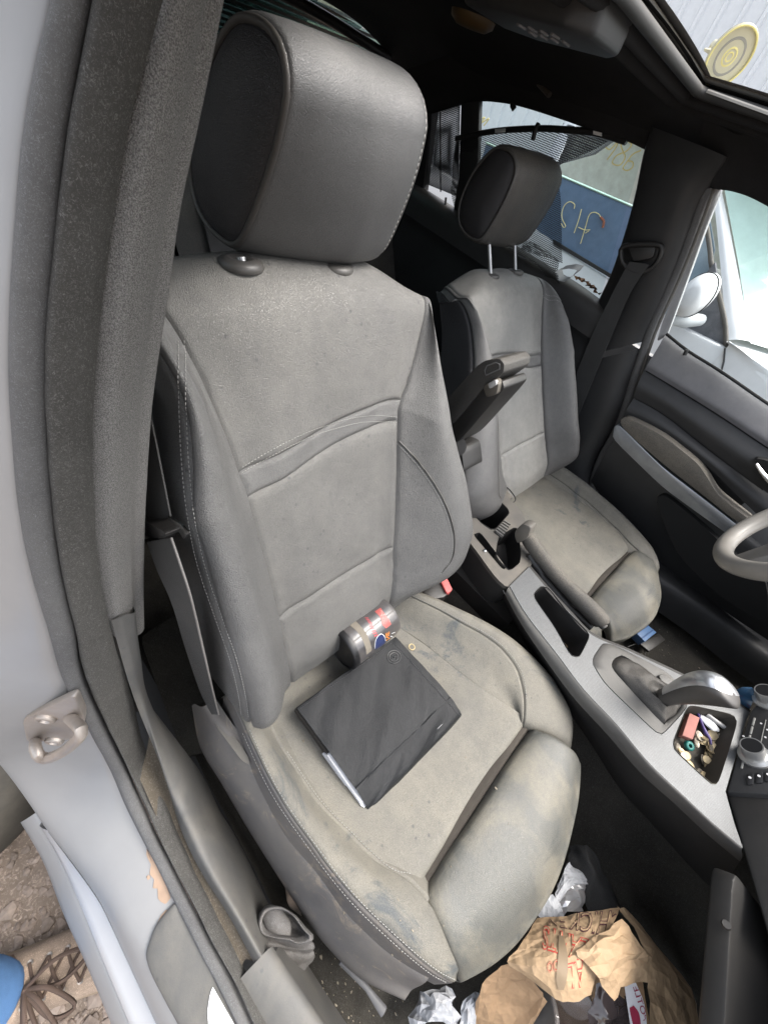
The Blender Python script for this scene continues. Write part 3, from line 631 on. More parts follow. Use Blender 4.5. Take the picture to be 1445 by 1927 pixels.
# rear dome light unit
DOME = [P(a, b, z=1.352) for a, b in ((985, 18), (1056, 58), (1040, 84), (1012, 97), (968, 80), (925, 45), (950, 18))]
b0 = P(1000, 60, z=1.352)
dome = [A(-.40, -.02, 1.352), A(-.27, -.02, 1.352), A(-.235, .0, 1.352), A(-.235, .085, 1.352), A(-.26, .115, 1.352), A(-.40, .135, 1.352), A(-.46, .11, 1.352), A(-.46, .0, 1.352)]
dm = prism('dome_light', dome, (0, 0, .045), M_DARKTRIM, CAR, bev=.008, seg=3)
for i in range(2):
    for j in range(4):
        box('light_slot', (-.315-.020*j, .042+.032*i, 1.3512), (.005, .022, .003), mat('slot', (.16, .16, .17), .6) if (i, j) == (0, 0) else MATS['slot'], dm, bev=.001)
lathe('dome_lens', [(.001, 0), (.03, .001), (.042, .008), (.044, .016)], (-.62, .22, 1.352), (0, 0, 1), mat('amber_lens', (.07, .04, .01), .5), CAR, n=24)
# grab handle above the far rear door
gh = [P(a, b, y=.565) for a, b in ((930, 128), (940, 133), (975, 140), (1008, 152), (1024, 168), (1034, 178))]
tube('grab_handle', gh, [.008, .007, .006, .007, .009, .010], M_BLACK_DUSTY, CAR, n=10, flat=.6, smooth_n=0)
# ---------------------------------------------------------------- far centre pillar
pl = [((1226, 238), .560), ((1214, 268), .590), ((1206, 313), .612), ((1190, 387), .632), ((1167, 465), .654), ((1144, 529), .676), ((1127, 564), .690), ((1100, 640), .700), ((1062, 746), .705), ((1030, 850), .710), ((1000, 930), .712), ((970, 1010), .712)]
pr = [((1362, 292), .556), ((1338, 334), .590), ((1316, 363), .600), ((1290, 436), .622), ((1254, 532), .650), ((1225, 598), .672), ((1210, 634), .685), ((1191, 690), .698), ((1157, 791), .704), ((1121, 854), .708), ((1108, 895), .710), ((1104, 960), .71)]
Lp = [P(a, b, y=c) for (a, b), c in pl]; Rp = [P(a, b, y=c) for (a, b), c in pr]
ctrl = loft_ctrl([[p+A(-.0, .06, 0) for p in Lp], Lp, [(.75*a+.25*b)+A(0, -.022, 0) for a, b in zip(Lp, Rp)], [(.25*a+.75*b)+A(0, -.024, 0) for a, b in zip(Lp, Rp)], Rp, [p+A(.004, .03, 0) for p in Rp]], 22)
v, Trp, _ = net(ctrl, 3, 6)
sv = v[:, :, 2]; ksp = int(np.argmin(abs(v[:, v.shape[1]//2, 2]-P(1140, 662, y=.68)[2])))
sheet('pillar_upper_trim', v[:ksp+1], M_DARKTRIM, CAR); sheet('pillar_lower_trim', v[ksp+1:]+A(0, .002, -.002), M_DARKTRIM, CAR)
tube('pillar_trim_joint', v[ksp, 8:-12]+A(0, -.0005, 0), .0012, mat('joint_line', (.05, .05, .05), .6), CAR, n=5)
# door seals down the front of that pillar
sl = [P(a, b, y=c) for (a, b), c in (((1330, 352), .615), ((1302, 432), .640), ((1268, 520), .664), ((1226, 615), .690), ((1200, 690), .706), ((1166, 795), .712), ((1128, 868), .715), ((1114, 925), .715), ((1130, 985), .715), ((1180, 1050), .715), ((1240, 1095), .71), ((1340, 1160), .70), ((1445, 1225), .69))]
tube('door_seal', sl, .011, M_RUBBER, CAR, n=10, smooth_n=60)
tube('door_seal_lip', [p+A(.010, .016, .002) for p in sl], .005, mat('seal_lip', (.12, .115, .105), .6), CAR, n=8, smooth_n=60)
# cant rail over the far doors, down to the window tops
w_in = [P(a, b, y=c) for (a, b), c in (((770, 215), .565), ((808, 205), .575), ((867, 188), .585), ((902, 184), .590), ((964, 191), .594), ((1056, 219), .598), ((1139, 249), .602), ((1185, 262), .605), ((1215, 277), .606))]
w_up = [p+A(0, -.03, .055) for p in w_in]
v, _, _ = net(loft_ctrl([[p+A(0, -.03, .03) for p in w_up], w_up, w_in, [p+A(0, .04, -.0) for p in w_in]], 16), 3, 5); sheet('window_rail', v, M_LINER, CAR)
f_in = [P(a, b, y=c) for (a, b), c in (((1290, 318), .594), ((1345, 352), .606), ((1365, 353), .610), ((1400, 362), .614), ((1445, 384), .62), ((1520, 430), .63), ((1600, 490), .64))]
v, _, _ = net(loft_ctrl([[p+A(0, -.08, .075) for p in f_in], [p+A(0, -.03, .04) for p in f_in], f_in, [p+A(0, .04, .0) for p in f_in]], 12), 3, 5); sheet('window_rail', v, M_LINER, CAR)
# shut rear quarter behind the rear door and the divider post
qp = [A(-1.02, .60, 1.25), A(-1.12, .59, 1.24), A(-1.35, .55, 1.2), A(-1.5, .6, .95), A(-1.3, .68, .9), A(-1.04, .69, .98)]
prism('quarter_trim', qp, (0, .03, 0), M_LINER, CAR)
shelf = [A(-1.18, -.62, .985), A(-1.18, .62, .985), A(-1.85, .60, 1.0), A(-1.85, -.60, 1.0)]
prism('parcel_shelf', shelf, (0, 0, -.03), M_CARPET_BLACK, CAR)
# rear screen and its pulled-up blind
M_BLIND = bpy.data.materials.new('striped_blind'); M_BLIND.use_nodes = True
_n = M_BLIND.node_tree.nodes; _l = M_BLIND.node_tree.links; _w = _n.new('ShaderNodeTexWave'); _w.inputs['Scale'].default_value = 26; _w.bands_direction = 'Z'; _c = _n.new('ShaderNodeTexCoord'); _l.new(_c.outputs['Object'], _w.inputs['Vector'])
_t = _n.new('ShaderNodeBsdfTransparent'); _t.inputs[0].default_value = (.42, .58, .55, 1); _m = _n.new('ShaderNodeMixShader'); _r = _n.new('ShaderNodeMapRange'); _r.inputs[1].default_value = .35; _r.inputs[2].default_value = .65; _l.new(_w.outputs['Fac'], _r.inputs[0]); _l.new(_r.outputs[0], _m.inputs[0]); _n['Principled BSDF'].inputs['Base Color'].default_value = (.02, .025, .025, 1); _l.new(_t.outputs[0], _m.inputs[1]); _l.new(_n['Principled BSDF'].outputs[0], _m.inputs[2]); _l.new(_m.outputs[0], _n['Material Output'].inputs[0])
rw = [[A(-1.22, y, 1.335-.09*abs(y)**2.2) for y in np.linspace(-.56, .56, 9)], [A(-1.78, y*1.12, 1.0) for y in np.linspace(-.56, .56, 9)]]
v, _, _ = net(np.array([rw[0], [(a+b)/2+A(0, 0, .02) for a, b in zip(*rw)], rw[1]]), 5, 3); sheet('rear_blind', v, M_BLIND, CAR)
sheet('rear_screen', v+A(-.03, 0, .03), glass('rear_glass', (.7, .82, .8), .1), CAR)
tube('blind_rail', [A(-1.19, -.55, 1.285), A(-1.19, -.2, 1.315), A(-1.19, .2, 1.315), A(-1.19, .55, 1.285)], .012, M_BLACK, CAR, smooth_n=20)
# rear wall and near rear side so the cabin is closed like the car is
for s in (-1,):
    prism('rear_side_panel', [A(-.16, s*.74, .35), A(-.16, s*.74, .92), A(-1.4, s*.72, 1.03), A(-1.4, s*.72, .3)], (0, s*.03, 0), M_DARKTRIM, CAR)
    prism('rear_pillar_trim', [A(-.86, s*.70, .96), A(-.86, s*.60, 1.31), A(-1.7, s*.54, 1.25), A(-1.7, s*.69, .96)], (0, s*.03, 0), M_LINER, CAR)
    prism('roof_rail', [A(-1.2, -.62, 1.25), A(-.25, -.625, 1.29), A(-.15, -.63, 1.33), A(-1.2, -.64, 1.30)], (0, -.03, 0), M_LINER, CAR)
sheet('rear_side_window', np.array([[A(-.2, -.63, 1.26), A(-.95, -.62, 1.25)], [A(-.2, -.73, .93), A(-.95, -.71, .98)]]), glass('near_glass', (.5, .55, .55), .1), CAR)
# ---------------------------------------------------------------- far rear door with its window and torn sun blind
RD = thing('rear_door', 'black trimmed rear door on the far side, behind the driver seat', 'car door', (-.6, .70, .4))
belt = [P(a, b, y=c) for (a, b), c in (((760, 330), .675), ((798, 354), .68), ((900, 418), .685), ((1000, 480), .690), ((1088, 534), .693), ((1127, 562), .695), ((1165, 586), .697))]
cap = [p+A(0, -.035, -.02) for p in belt]; cap2 = [p+A(0, -.045, -.085) for p in belt]
b1 = [p+A(0, -.03, -.13) for p in belt]; b2 = [p+A(0, -.035, -.28) for p in belt]; b3 = [p+A(0, 0, -.55) for p in belt]
v, _, _ = net(loft_ctrl([[p+A(0, .03, -.01) for p in belt], belt, cap, cap2], 14), 3, 5); sheet('window_sill_cap', v, mat('cap_far', (.03, .03, .032), .45, dust=.12, up=.9), RD)
v, _, _ = net(loft_ctrl([[p+A(0, .004, 0) for p in cap2], b1, b2, b3], 14), 3, 5); sheet('door_panel', v, M_DARKTRIM, RD)
prism('window_divider', [P(867, 188, y=.60), P(902, 186, y=.60), P(898, 330, y=.645), P(890, 425, y=.68), P(852, 400, y=.68), P(863, 330, y=.645)], (0, .018, 0), M_DARKTRIM, RD, bev=.003)
gl = [P(902, 180, y=.612), P(1056, 212, y=.618), P(1215, 270, y=.626), P(1127, 568, y=.71), P(880, 410, y=.70)]
obj('window_glass', gl, [(0, 1, 2, 3, 4)], glass('far_rear_glass', (.86, .95, .95), .10), RD, smooth=False)
# perforated blind
def mesh_mat(name, col, dens, period=.0042):
    m = bpy.data.materials.new(name); m.use_nodes = True; N = m.node_tree.nodes; L = m.node_tree.links
    tc = N.new('ShaderNodeTexCoord'); ws = []
    for d_ in ('X', 'Z'):
        w = N.new('ShaderNodeTexWave'); w.bands_direction = d_; w.inputs['Scale'].default_value = .314/period; L.new(tc.outputs['Object'], w.inputs['Vector']); ws.append(w.outputs['Fac'])
    mx0 = N.new('ShaderNodeMath'); mx0.operation = 'MULTIPLY'; L.new(ws[0], mx0.inputs[0]); L.new(ws[1], mx0.inputs[1])
    r = N.new('ShaderNodeMapRange'); r.inputs[1].default_value = dens; r.inputs[2].default_value = dens+.15; r.inputs[3].default_value = 1; r.inputs[4].default_value = .05; L.new(mx0.outputs[0], r.inputs[0])
    t = N.new('ShaderNodeBsdfTransparent'); mx = N.new('ShaderNodeMixShader'); b = N['Principled BSDF']; b.inputs['Base Color'].default_value = (*col, 1); b.inputs['Roughness'].default_value = .7
    L.new(r.outputs[0], mx.inputs[0]); L.new(t.outputs[0], mx.inputs[1]); L.new(b.outputs[0], mx.inputs[2]); L.new(mx.outputs[0], N['Material Output'].inputs[0]); return m
M_MESH = mesh_mat('blind_mesh', (.012, .012, .014), .16)
BL = thing('window_blind', 'torn black mesh roller blind hanging in the far rear window', 'sun blind', P(950, 400, y=.66).tolist())
rail = [P(a, b, y=c) for (a, b), c in (((858, 260), .612), ((929, 246), .612), ((1010, 241), .612), ((1060, 243), .612), ((1122, 249), .612), ((1179, 266), .614))]
tube('blind_rail', rail, .007, M_BLACK, BL, n=8, smooth_n=30)
for (a, b), (c, d) in (((964, 190), (968, 205)), ((1013, 232), (1003, 262))): tube('blind_hook', [P(a, b, y=.606), P((a+c)/2-2, (b+d)/2, y=.60), P(c, d, y=.604)], .0065, M_BLACK, BL)
for a, b, c, d in ((931, 242, 950, 241), (1116, 245, 1132, 249)): prism('rail_slot', [P(a, b, y=.603), P(c, d, y=.603), P(c, d+7, y=.603), P(a, b+7, y=.603)], (0, .002, 0), mat('slot_white', (.8, .8, .8), .5), BL)
def grid_px(pix_rows, ys, m, name, par, mr=5, mc=5, w=.003):
    ctrl = [[P(a, b, y=y+0*a) for (a, b), y in zip(r, yy)] for r, yy in zip(pix_rows, ys)]
    v, _, _ = net(ctrl, mr, mc); return sheet(name, wob(v, w, 25), m, par)
grid_px([[(858, 262), (929, 250), (1010, 245), (1075, 250), (1150, 262)], [(853, 300), (925, 300), (1000, 300), (1050, 300), (1110, 285)], [(850, 354), (915, 350), (975, 345), (1020, 330), (1046, 312)]], [[.618]*5, [.635]*5, [.655]*5], M_MESH, 'blind_mesh', BL)
grid_px([[(848, 350), (852, 350), (856, 352)], [(852, 375), (857, 378), (862, 378)], [(856, 395), (862, 396), (868, 400)]], [[.66]*3, [.665]*3, [.67]*3], M_MESH, 'blind_mesh', BL)
grid_px([[(960, 340), (1010, 325), (1050, 312)], [(980, 400), (1020, 400), (1055, 380)], [(985, 450), (1025, 450), (1057, 440)], [(980, 470), (1030, 485), (1058, 495)]], [[.655]*3, [.66]*3, [.665]*3, [.66]*3], M_MESH, 'blind_mesh', BL)
grid_px([[(955, 458), (985, 456), (1020, 460), (1052, 490)], [(958, 468), (985, 478), (1012, 480), (1050, 512)], [(965, 475), (992, 490), (1018, 505), (1052, 528)], [(978, 478), (1005, 500), (1028, 518), (1050, 530)]], [[.64, .62, .64, .65], [.62, .645, .61, .64], [.64, .615, .645, .62], [.655, .64, .65, .635]], M_MESH, 'crumpled_mesh', BL, w=.008)
lp = [P(a, b, y=.63) for a, b in ((1044, 512), (1048, 527), (1062, 530), (1078, 518), (1086, 508), (1070, 505), (1052, 508))]
v = np.stack([np.array(lp), np.array(lp)+A(-.0, .03, .012)], 1); sheet('mesh_roll', np.repeat(v, 1, 0), mat('mesh_pale', (.2, .2, .21), .6), BL)
# leaves and grit on the door sill
for i, (a, b) in enumerate(((1092, 528), (1100, 533), (1108, 540), (1115, 543), (1122, 552), (1084, 524))):
    c = P(a, b, y=.672); q = [c+A(.014*math.cos(t+i), .006*math.sin(t*1+i), .006*math.sin(2*t+i)+.004) for t in np.linspace(0, 2*math.pi, 7)[:-1]]
    o = obj('dry_leaf', q, [(0, 1, 2, 3, 4, 5)], mat('leaf_brown', (.20, .10, .05), .7) if i == 0 else MATS['leaf_brown'], base=c); tag(o, 'small dry brown leaf on the far rear window sill', 'leaf', 'dry leaves on the window sill')
# fixed quarter glass with its own mesh
prism('quarter_mesh', [P(812, 212, y=.612), P(865, 196, y=.605), P(862, 370, y=.68), P(800, 345, y=.69)], (0, .003, 0), mesh_mat('quarter_mesh', (.02, .025, .03), .33), RD)
tube('mesh_seam', [P(828, 208, y=.606), P(829, 360, y=.68)], .0025, M_BLACK, RD)
tube('lock_pin', [P(838, 385, y=.67), P(839, 371, y=.67)], .004, M_BLACK, RD)
# ---------------------------------------------------------------- driver's door
DD = thing('driver_door', 'black driver door panel with silver strip and dusty armrest on the far side', 'car door', (.2, .70, .45))
L0 = [P(a, b, y=.735) for a, b in ((1251, 630), (1291, 662), (1358, 704), (1445, 764), (1560, 838))]
L1 = [P(a, b, y=.682) for a, b in ((1213, 695), (1273, 731), (1358, 784), (1445, 842), (1560, 915))]
v, _, _ = net(loft_ctrl([[p+A(0, .03, -.02) for p in L0], L0, [p*.6+q*.4+A(0, -.006, .012) for p, q in zip(L0, L1)], [p*.15+q*.85+A(0, -.008, .008) for p, q in zip(L0, L1)], L1], 12), 3, 5); sheet('window_sill_cap', v, mat('cap_grey', (.10, .10, .11), .42, dust=.35, up=.9, grain='plastic', gscale=600, dcol=(.4, .38, .35)), DD)
L2 = [P(a, b, y=.668) for a, b in ((1193, 748), (1250, 780), (1340, 850), (1445, 928), (1560, 1010))]
L3 = [P(a, b, y=.655) for a, b in ((1172, 785), (1246, 817), (1320, 868), (1400, 945), (1500, 1040))]
v, _, _ = net(loft_ctrl([[p+A(0, .004, -.004) for p in L1], [p*.5+q*.5+A(0, -.012, 0) for p, q in zip(L1, L2)], L2], 12), 3, 5); sheet('upper_panel', v, M_DARKTRIM, DD)
v, _, _ = net(loft_ctrl([[p+A(0, .002, -.003) for p in L2], [p*.5+q*.5+A(0, -.008, 0) for p, q in zip(L2, L3)], L3], 12), 3, 5); sheet('middle_panel', v, M_DARKTRIM, DD)
L4 = [P(a, b, y=.65) for a, b in ((1153, 832), (1246, 920), (1313, 969), (1365, 1003), (1480, 1090))]
L5 = [P(a, b, y=.66) for a, b in ((1130, 870), (1225, 960), (1300, 1040), (1400, 1120), (1500, 1190))]
L6 = [P(a, b, y=.695) for a, b in ((1112, 905), (1200, 1035), (1251, 1079), (1350, 1142), (1445, 1205))]
v, _, _ = net(loft_ctrl([[p+A(0, .01, .03) for p in L4], L4, L5, L6], 12), 3, 5); sheet('lower_panel', v, M_DARKTRIM, DD)
prism('door_core', [L0[0]+A(0, .02, -.02), L0[-1]+A(0, .02, -.02), A(L0[-1][0], .76, .40), A(L6[0][0], .76, .40)], (0, .05, 0), M_DARKTRIM, DD)
pad = [(1166, 789), (1179, 784), (1246, 818), (1313, 871), (1331, 898), (1349, 929), (1385, 958), (1420, 985), (1395, 990), (1313, 925), (1246, 873), (1170, 806)]
prism('armrest_pad', round_poly([P(a, b, y=.615) for a, b in pad], .3, 3), (0, .05, -.004), mat('armrest_dusty', (.06, .06, .06), .7, dust=.5, grain='leather'), DD, bev=.006)
strip = [(1155, 803), (1164, 798), (1246, 879), (1336, 948), (1400, 998), (1375, 1010), (1313, 966), (1246, 917), (1152, 826)]
prism('silver_strip', round_poly([P(a, b, y=.622) for a, b in strip], .2, 3), (0, .035, 0), mat('satin_silver', (.33, .35, .38), .35, .8), DD, bev=.003)
pk = [P(a, b, y=.628) for a, b in ((1232, 938), (1250, 930), (1300, 970), (1400, 1060), (1445, 1095), (1445, 1180), (1350, 1120), (1270, 1040))]
prism('door_pocket', round_poly(pk, .3, 3), (0, .03, 0), mat('recess_shade', (.004, .004, .004), .9), DD)  # solid slab over the pocket opening; its inner shade is a near-black colour
hd = [P(a, b, y=.625) for a, b in ((1423, 872), (1432, 886), (1450, 908), (1475, 930))]
prism('handle_recess', round_poly([P(a, b, y=.645) for a, b in ((1415, 862), (1445, 866), (1500, 905), (1490, 940), (1440, 905))], .3, 3), (0, .02, 0), MATS['recess_shade'], DD)  # flat slab behind the handle, the recess shade put into its black colour
tube('door_handle', hd, [.006, .009, .010, .009], M_CHROME, DD, n=10, flat=.6, smooth_n=0)
tube('lock_pin', [P(1288, 668, y=.715), P(1292, 658, y=.715)], .005, M_BLACK, DD)
# window frame strip and glass of the driver's door
fr = [P(a, b, y=c) for (a, b), c in (((1352, 355), .635), ((1320, 428), .662), ((1290, 506), .688), ((1250, 607), .722), ((1240, 640), .735))]
frg = [P(a, b, y=c) for (a, b), c in (((1358, 352), .645), ((1328, 428), .672), ((1300, 506), .698), ((1264, 604), .732), ((1253, 632), .742))]
v, _, _ = net(loft_ctrl([[p+A(-.004, -.004, 0) for p in fr], fr, frg, [p+A(0, .02, 0) for p in frg]], 10), 3, 4); sheet('window_frame', v, mat('frame_grey', (.22, .23, .25), .45, dust=.2), DD)
obj('window_glass', [frg[0]+A(0, .01, 0), P(1445, 380, y=.66), P(1620, 480, y=.70), P(1620, 880, y=.76), frg[-1]+A(0, .01, -.02)], [(0, 1, 2, 3, 4)], glass('driver_glass', (.93, .97, .97), .10), DD, smooth=False)
tube('window_weatherstrip', [p+A(0, .006, .003) for p in L0], .004, M_BLACK, DD, n=6, smooth_n=20)
# driver side sill ridge
sr = [P(a, b, z=.42) for a, b in ((1180, 1045), (1251, 1085), (1350, 1150), (1445, 1222), (1560, 1300))]
v, _, _ = net(loft_ctrl([[p+A(0, .06, .0) for p in sr], sr, [p+A(0, -.03, -.02) for p in sr], [p+A(0, -.05, -.10) for p in sr]], 10), 3, 5); sheet('sill_trim', v, M_DARKTRIM, CAR)
# far outer skin below the windows so no light leaks in
prism('body_side', [A(-1.4, .79, .3), A(1.1, .79, .3), A(1.1, .79, .86), A(-.2, .79, .90), A(-1.4, .79, .94)], (0, .03, 0), M_PAINT, CAR)
prism('rear_bulkhead', [A(-1.30, -.74, .26), A(-1.30, .74, .26), A(-1.30, .70, .96), A(-1.30, -.70, .96)], (-.03, 0, 0), M_LINER, CAR)
# ================================================================== driver seat: the mirror image of the near one, a little further back
DS = thing('driver_seat', 'dusty leather driver seat with raised headrest on the far side', 'car seat', (.09, .37, .28))
def seat_to_driver(Vw, part):
    V = np.array(Vw); V[:, 1] = -V[:, 1]
    if part in ('back', 'head'):
        V[:, 1] = .324+(V[:, 1]-.365)*(1.06-.16*np.clip((V[:, 2]-.6)/.5, 0, 1.2))
        o = A(.03, 0, .545); d = V-o; a = math.radians(-8.5); c, s = math.cos(a), math.sin(a)
        V = o+np.stack([c*d[:, 0]+s*d[:, 2], d[:, 1], -s*d[:, 0]+c*d[:, 2]], 1)
        if part == 'head':
            bv = A(-math.sin(TH+math.radians(8.5)), 0, math.cos(TH+math.radians(8.5))); V = V+bv*.06+A(0, -.008, 0)
    return V+A(-.055, -.012, -.035)
HEAD = {'headrest'}; BACKN = {'upper_back_panel', 'band_panel', 'middle_back_panel', 'lumbar_panel', 'side_bolster', 'bolster_side', 'back_shell', 'post_bush', 'headrest_post', 'seam'}
def copy_mirror(o, par, part):
    Vw = np.array([v.co for v in o.data.vertices])+BASE[o]; F = [list(p.vertices)[::-1] for p in o.data.polygons]
    m = o.data.materials[0] if o.data.materials else None
    if m in (M_LEATHER, M_LEATHER_BOLSTER): m = M_FAR_LEATHER
    n = o.name.split('.')[0]
    if n == 'bolster_side': m = M_LEATHER_DARK
    if n in ('side_bolster', 'band_panel'): m = M_FAR_SHADED
    if part == 'head' and n == 'headrest': m = M_FAR_HEAD
    c = obj(n, seat_to_driver(Vw, part), F, m, par, sharp=180 if n not in ('post_bush', 'headrest_post', 'seat_rail', 'rail_foot') else 50)
    if o.get('kind'): c['kind'] = o['kind']
    return c
M_FAR_HEAD = mat('leather_far_head', (.034, .034, .036), .38, dust=.3, drough=.5, up=.5, grain='leather', gscale=430, gstr=.3)
for o in [o for o in list(COL.objects) if o.parent == SEAT]:
    if o.name.split('.')[0] == 'headrest': continue
    n = o.name.split('.')[0]
    if n == 'stitching': part = 'back' if max(v.co.z for v in o.data.vertices)+BASE[o][2] > .75 else 'cushion'
    else: part = 'head' if n in HEAD else 'back' if n in BACKN else 'cushion'
    if n in ('rail_bracket', 'height_lever'): continue
    c = copy_mirror(o, DS, part)
    for g in [g for g in list(COL.objects) if g.parent == o]: copy_mirror(g, c, part)
    if n == 'headrest_post':   # the raised headrest shows its posts
        Vw = np.array([v.co for v in c.data.vertices])+BASE[c]
        bv = A(-math.sin(TH+math.radians(8.5)), 0, math.cos(TH+math.radians(8.5)))
        h = (Vw @ bv); Vw[h > np.median(h)] += bv*.062
        for v, q in zip(c.data.vertices, Vw-BASE[c]): v.co = q
hc = P(958, 374, y=.335); q = prof-prof.mean(0); q = np.stack([q[:, 0]*.80+q[:, 2]*-.02, q[:, 1], q[:, 2]*.98], 1)+hc
headrest('headrest', q, .335-.100, .335, DS, M_LEATHER_DARK, M_FAR_HEAD, sym=True)
# ================================================================== centre console
CN = thing('centre_console', 'silver and grey centre console between the front seats with shifter and trays', 'console', (.3, 0, .35))
M_SILVER = mat('console_silver', (.105, .110, .115), .48, .4, dust=.35, up=.3, dcol=(.14, .132, .114), dscale=9, grain='weave', gscale=150, gstr=.25, var=.05)
M_CONS = mat('console_grey', (.06, .06, .062), .5, dust=.5, dcol=(.2, .188, .16), up=.4, grain='plastic', gscale=600)
M_CONS_DARK = mat('console_dark', (.014, .014, .015), .6, dust=.06, up=.5, grain='plastic', gscale=500)
ZC = .60
def zt(px, py):      # console top rises gently towards the dash
    p = P(px, py, z=ZC); return P(px, py, z=.588+.03*np.clip((p[0]-.12)/.5, 0, 1))
left = [(959, 1103), (990, 1156), (1048, 1231), (1097, 1296), (1159, 1362), (1221, 1436), (1282, 1494), (1344, 1552), (1398, 1597)]
right = [(996, 1066), (1027, 1103), (1072, 1152), (1114, 1194), (1179, 1222), (1233, 1247), (1286, 1272), (1381, 1321), (1412, 1340)]
front = [(1404, 1355), (1365, 1490), (1381, 1548)]
tray = [(1017, 1103), (1031, 1106), (1064, 1148), (1109, 1194), (1107, 1204), (1090, 1238), (1074, 1235), (1044, 1181), (1002, 1121)]
surr = [(1134, 1210), (1155, 1213), (1262, 1268), (1299, 1326), (1247, 1384), (1233, 1379), (1138, 1288), (1114, 1250), (1116, 1236)]
coin = [(1300, 1327), (1379, 1345), (1387, 1360), (1351, 1474), (1340, 1479), (1268, 1412), (1266, 1396), (1290, 1336)]
rl = lambda pts, n=60: resample(pts, n, closed=True)
outl = np.vstack([resample([zt(*p) for p in left], 30), [zt(*front[2]), zt(*front[1]), zt(*front[0])], resample([zt(*p) for p in right], 30)[::-1]])
holes = [rl(round_poly([zt(*p) for p in h], .25, 3), 48) for h in (tray, surr, coin)]
ring_plate('silver_top', outl, holes, (0, 0, -.006), M_SILVER, CN, sharp=35)
# rolled edge along the outer sides of the silver plate, then the grey band and the black side wall
Lc = resample([zt(*p) for p in left], 24)
band0 = resample(Z([(950, 1118), (978, 1170), (1030, 1247), (1080, 1314), (1142, 1382), (1206, 1456), (1268, 1512), (1332, 1572), (1392, 1622)], .575), 24)
wall = resample(Z([(948, 1135), (975, 1195), (1015, 1262), (1055, 1335), (1100, 1410), (1150, 1490), (1210, 1560), (1262, 1622), (1330, 1700)], .33), 24)
v, _, _ = net(np.stack([Lc+A(0, .006, -.001), Lc+A(0, -.002, -.002), band0*.5+Lc*.5+A(0, -.004, .002), band0], 1), 2, 5); sheet('side_band', v, M_CONS, CN)
v, _, _ = net(np.stack([band0, band0*.7+wall*.3+A(0, -.006, 0), band0*.3+wall*.7, wall], 1), 2, 5); sheet('side_wall', v, M_CONS_DARK, CN)
Rc = resample([zt(*p) for p in right], 24)
v, _, _ = net(np.stack([Rc+A(0, -.006, -.001), Rc+A(0, .003, -.002), Rc+A(.002, .01, -.03), Rc+A(.004, .02, -.27)], 1), 2, 4); sheet('side_wall', v, M_CONS_DARK, CN)
def bowl(name, loop, depth, m, taper=.9, par=CN):
    r = np.asarray(loop); c = r.mean(0); S = [r+A(0, 0, .0012), r+(c-r)*.012+A(0, 0, .002), r+(c-r)*.03+A(0, 0, -.004), c+(r-c)*((1+taper)/2)+A(0, 0, -depth*.7), c+(r-c)*taper+A(0, 0, -depth), c+(r-c)*.5+A(0, 0, -depth-.001), c+(r-c)*.01+A(0, 0, -depth-.001)]
    return loft_closed(name, S, m, par, sharp=50, cap=False)
bowl('front_tray', holes[0], .07, M_CONS_DARK); bowl('coin_tray', holes[2], .045, mat('tray_rubber', (.02, .019, .017), .8, dust=.25, up=.7), .88)
# shifter surround, gaiter and lever
sc = holes[1].mean(0)
ringo = holes[1]; ringi = rl([P(a, b, z=.607) for a, b in ((1163, 1236), (1180, 1240), (1262, 1298), (1281, 1330), (1252, 1360), (1240, 1358), (1172, 1285), (1150, 1258), (1152, 1244))], 48)
def align(r, ref):
    k = np.argmin(np.linalg.norm(r-ref[0], axis=1)); r = np.roll(r, -k, 0)
    return r if np.linalg.norm(r[5]-ref[5]) < np.linalg.norm(r[-5]-ref[5]) else np.roll(r[::-1], 1, 0)
ringi = align(ringi, ringo)
loft_closed('shifter_surround', [ringo+A(0, 0, -.004), ringo+(sc-ringo)*.02+A(0, 0, .001), ringo+(ringi-ringo)*.5+A(0, 0, .003), ringi+A(0, 0, .003), ringi+A(0, 0, -.012)], M_CONS, CN, cap=False)
neck = P(1246, 1318, y=-.012); base_c = ringi.mean(0)
S = []
for t, s, dz in ((0, 1.0, -.006), (.08, .92, .006), (.18, .74, .014), (.32, .60, .018), (.46, .52, .018), (.60, .48, .014), (.72, .42, .008), (.84, .38, .003), (.95, .30, 0), (1.02, .24, 0)):
    c = base_c*(1-t)+neck*t+A(0, 0, dz); q = ringi-base_c
    cir = .036*np.stack([np.cos(np.linspace(0, 2*np.pi, 48, endpoint=False)), np.sin(np.linspace(0, 2*np.pi, 48, endpoint=False)), 0*np.arange(48)], 1)
    cir = align(cir+base_c, ringi)-base_c
    S.append(c+q*s*(1-t)+cir*s*t*1.15)
S = (cr_matrix(len(S), np.linspace(0, len(S)-1, 40)) @ np.array(S).reshape(len(S), -1)).reshape(40, 48, 3); S = wob(wob(S, .003, 40), .0012, 110)
loft_closed('shifter_gaiter', S, mat('gaiter_leather', (.03, .03, .031), .5, dust=.22, up=.6, grain='leather', gscale=430), CN)
for dt in (-.025, .025):
    t = .56+dt; c = base_c*(1-t)+neck*t; rr = S[22]; cc2 = rr.mean(0)
    tube('rubber_band', cc2+(rr-cc2)*1.03+(c-cc2)*.9+A(0, 0, .001), .0022, mat('band_tan', (.45, .33, .18), .6) if dt < 0 else MATS['band_tan'], CN, closed=True, n=6)
kn = [(1246, 1314, .015, .013), (1262, 1309, .017, .014), (1285, 1302, .022, .018), (1310, 1297, .027, .022), (1335, 1296, .030, .024), (1357, 1299, .029, .024), (1372, 1304, .025, .021), (1379, 1308, .015, .013), (1381, 1309, .004, .004)]
kc = np.array([P(a, b, y=-.012) for a, b, _, _ in kn]); kd = unit(kc[-2]-kc[0]); kx = unit(A(1, .25, 0)-kd*(kd @ A(1, .25, 0))); ky = np.cross(kd, kx)
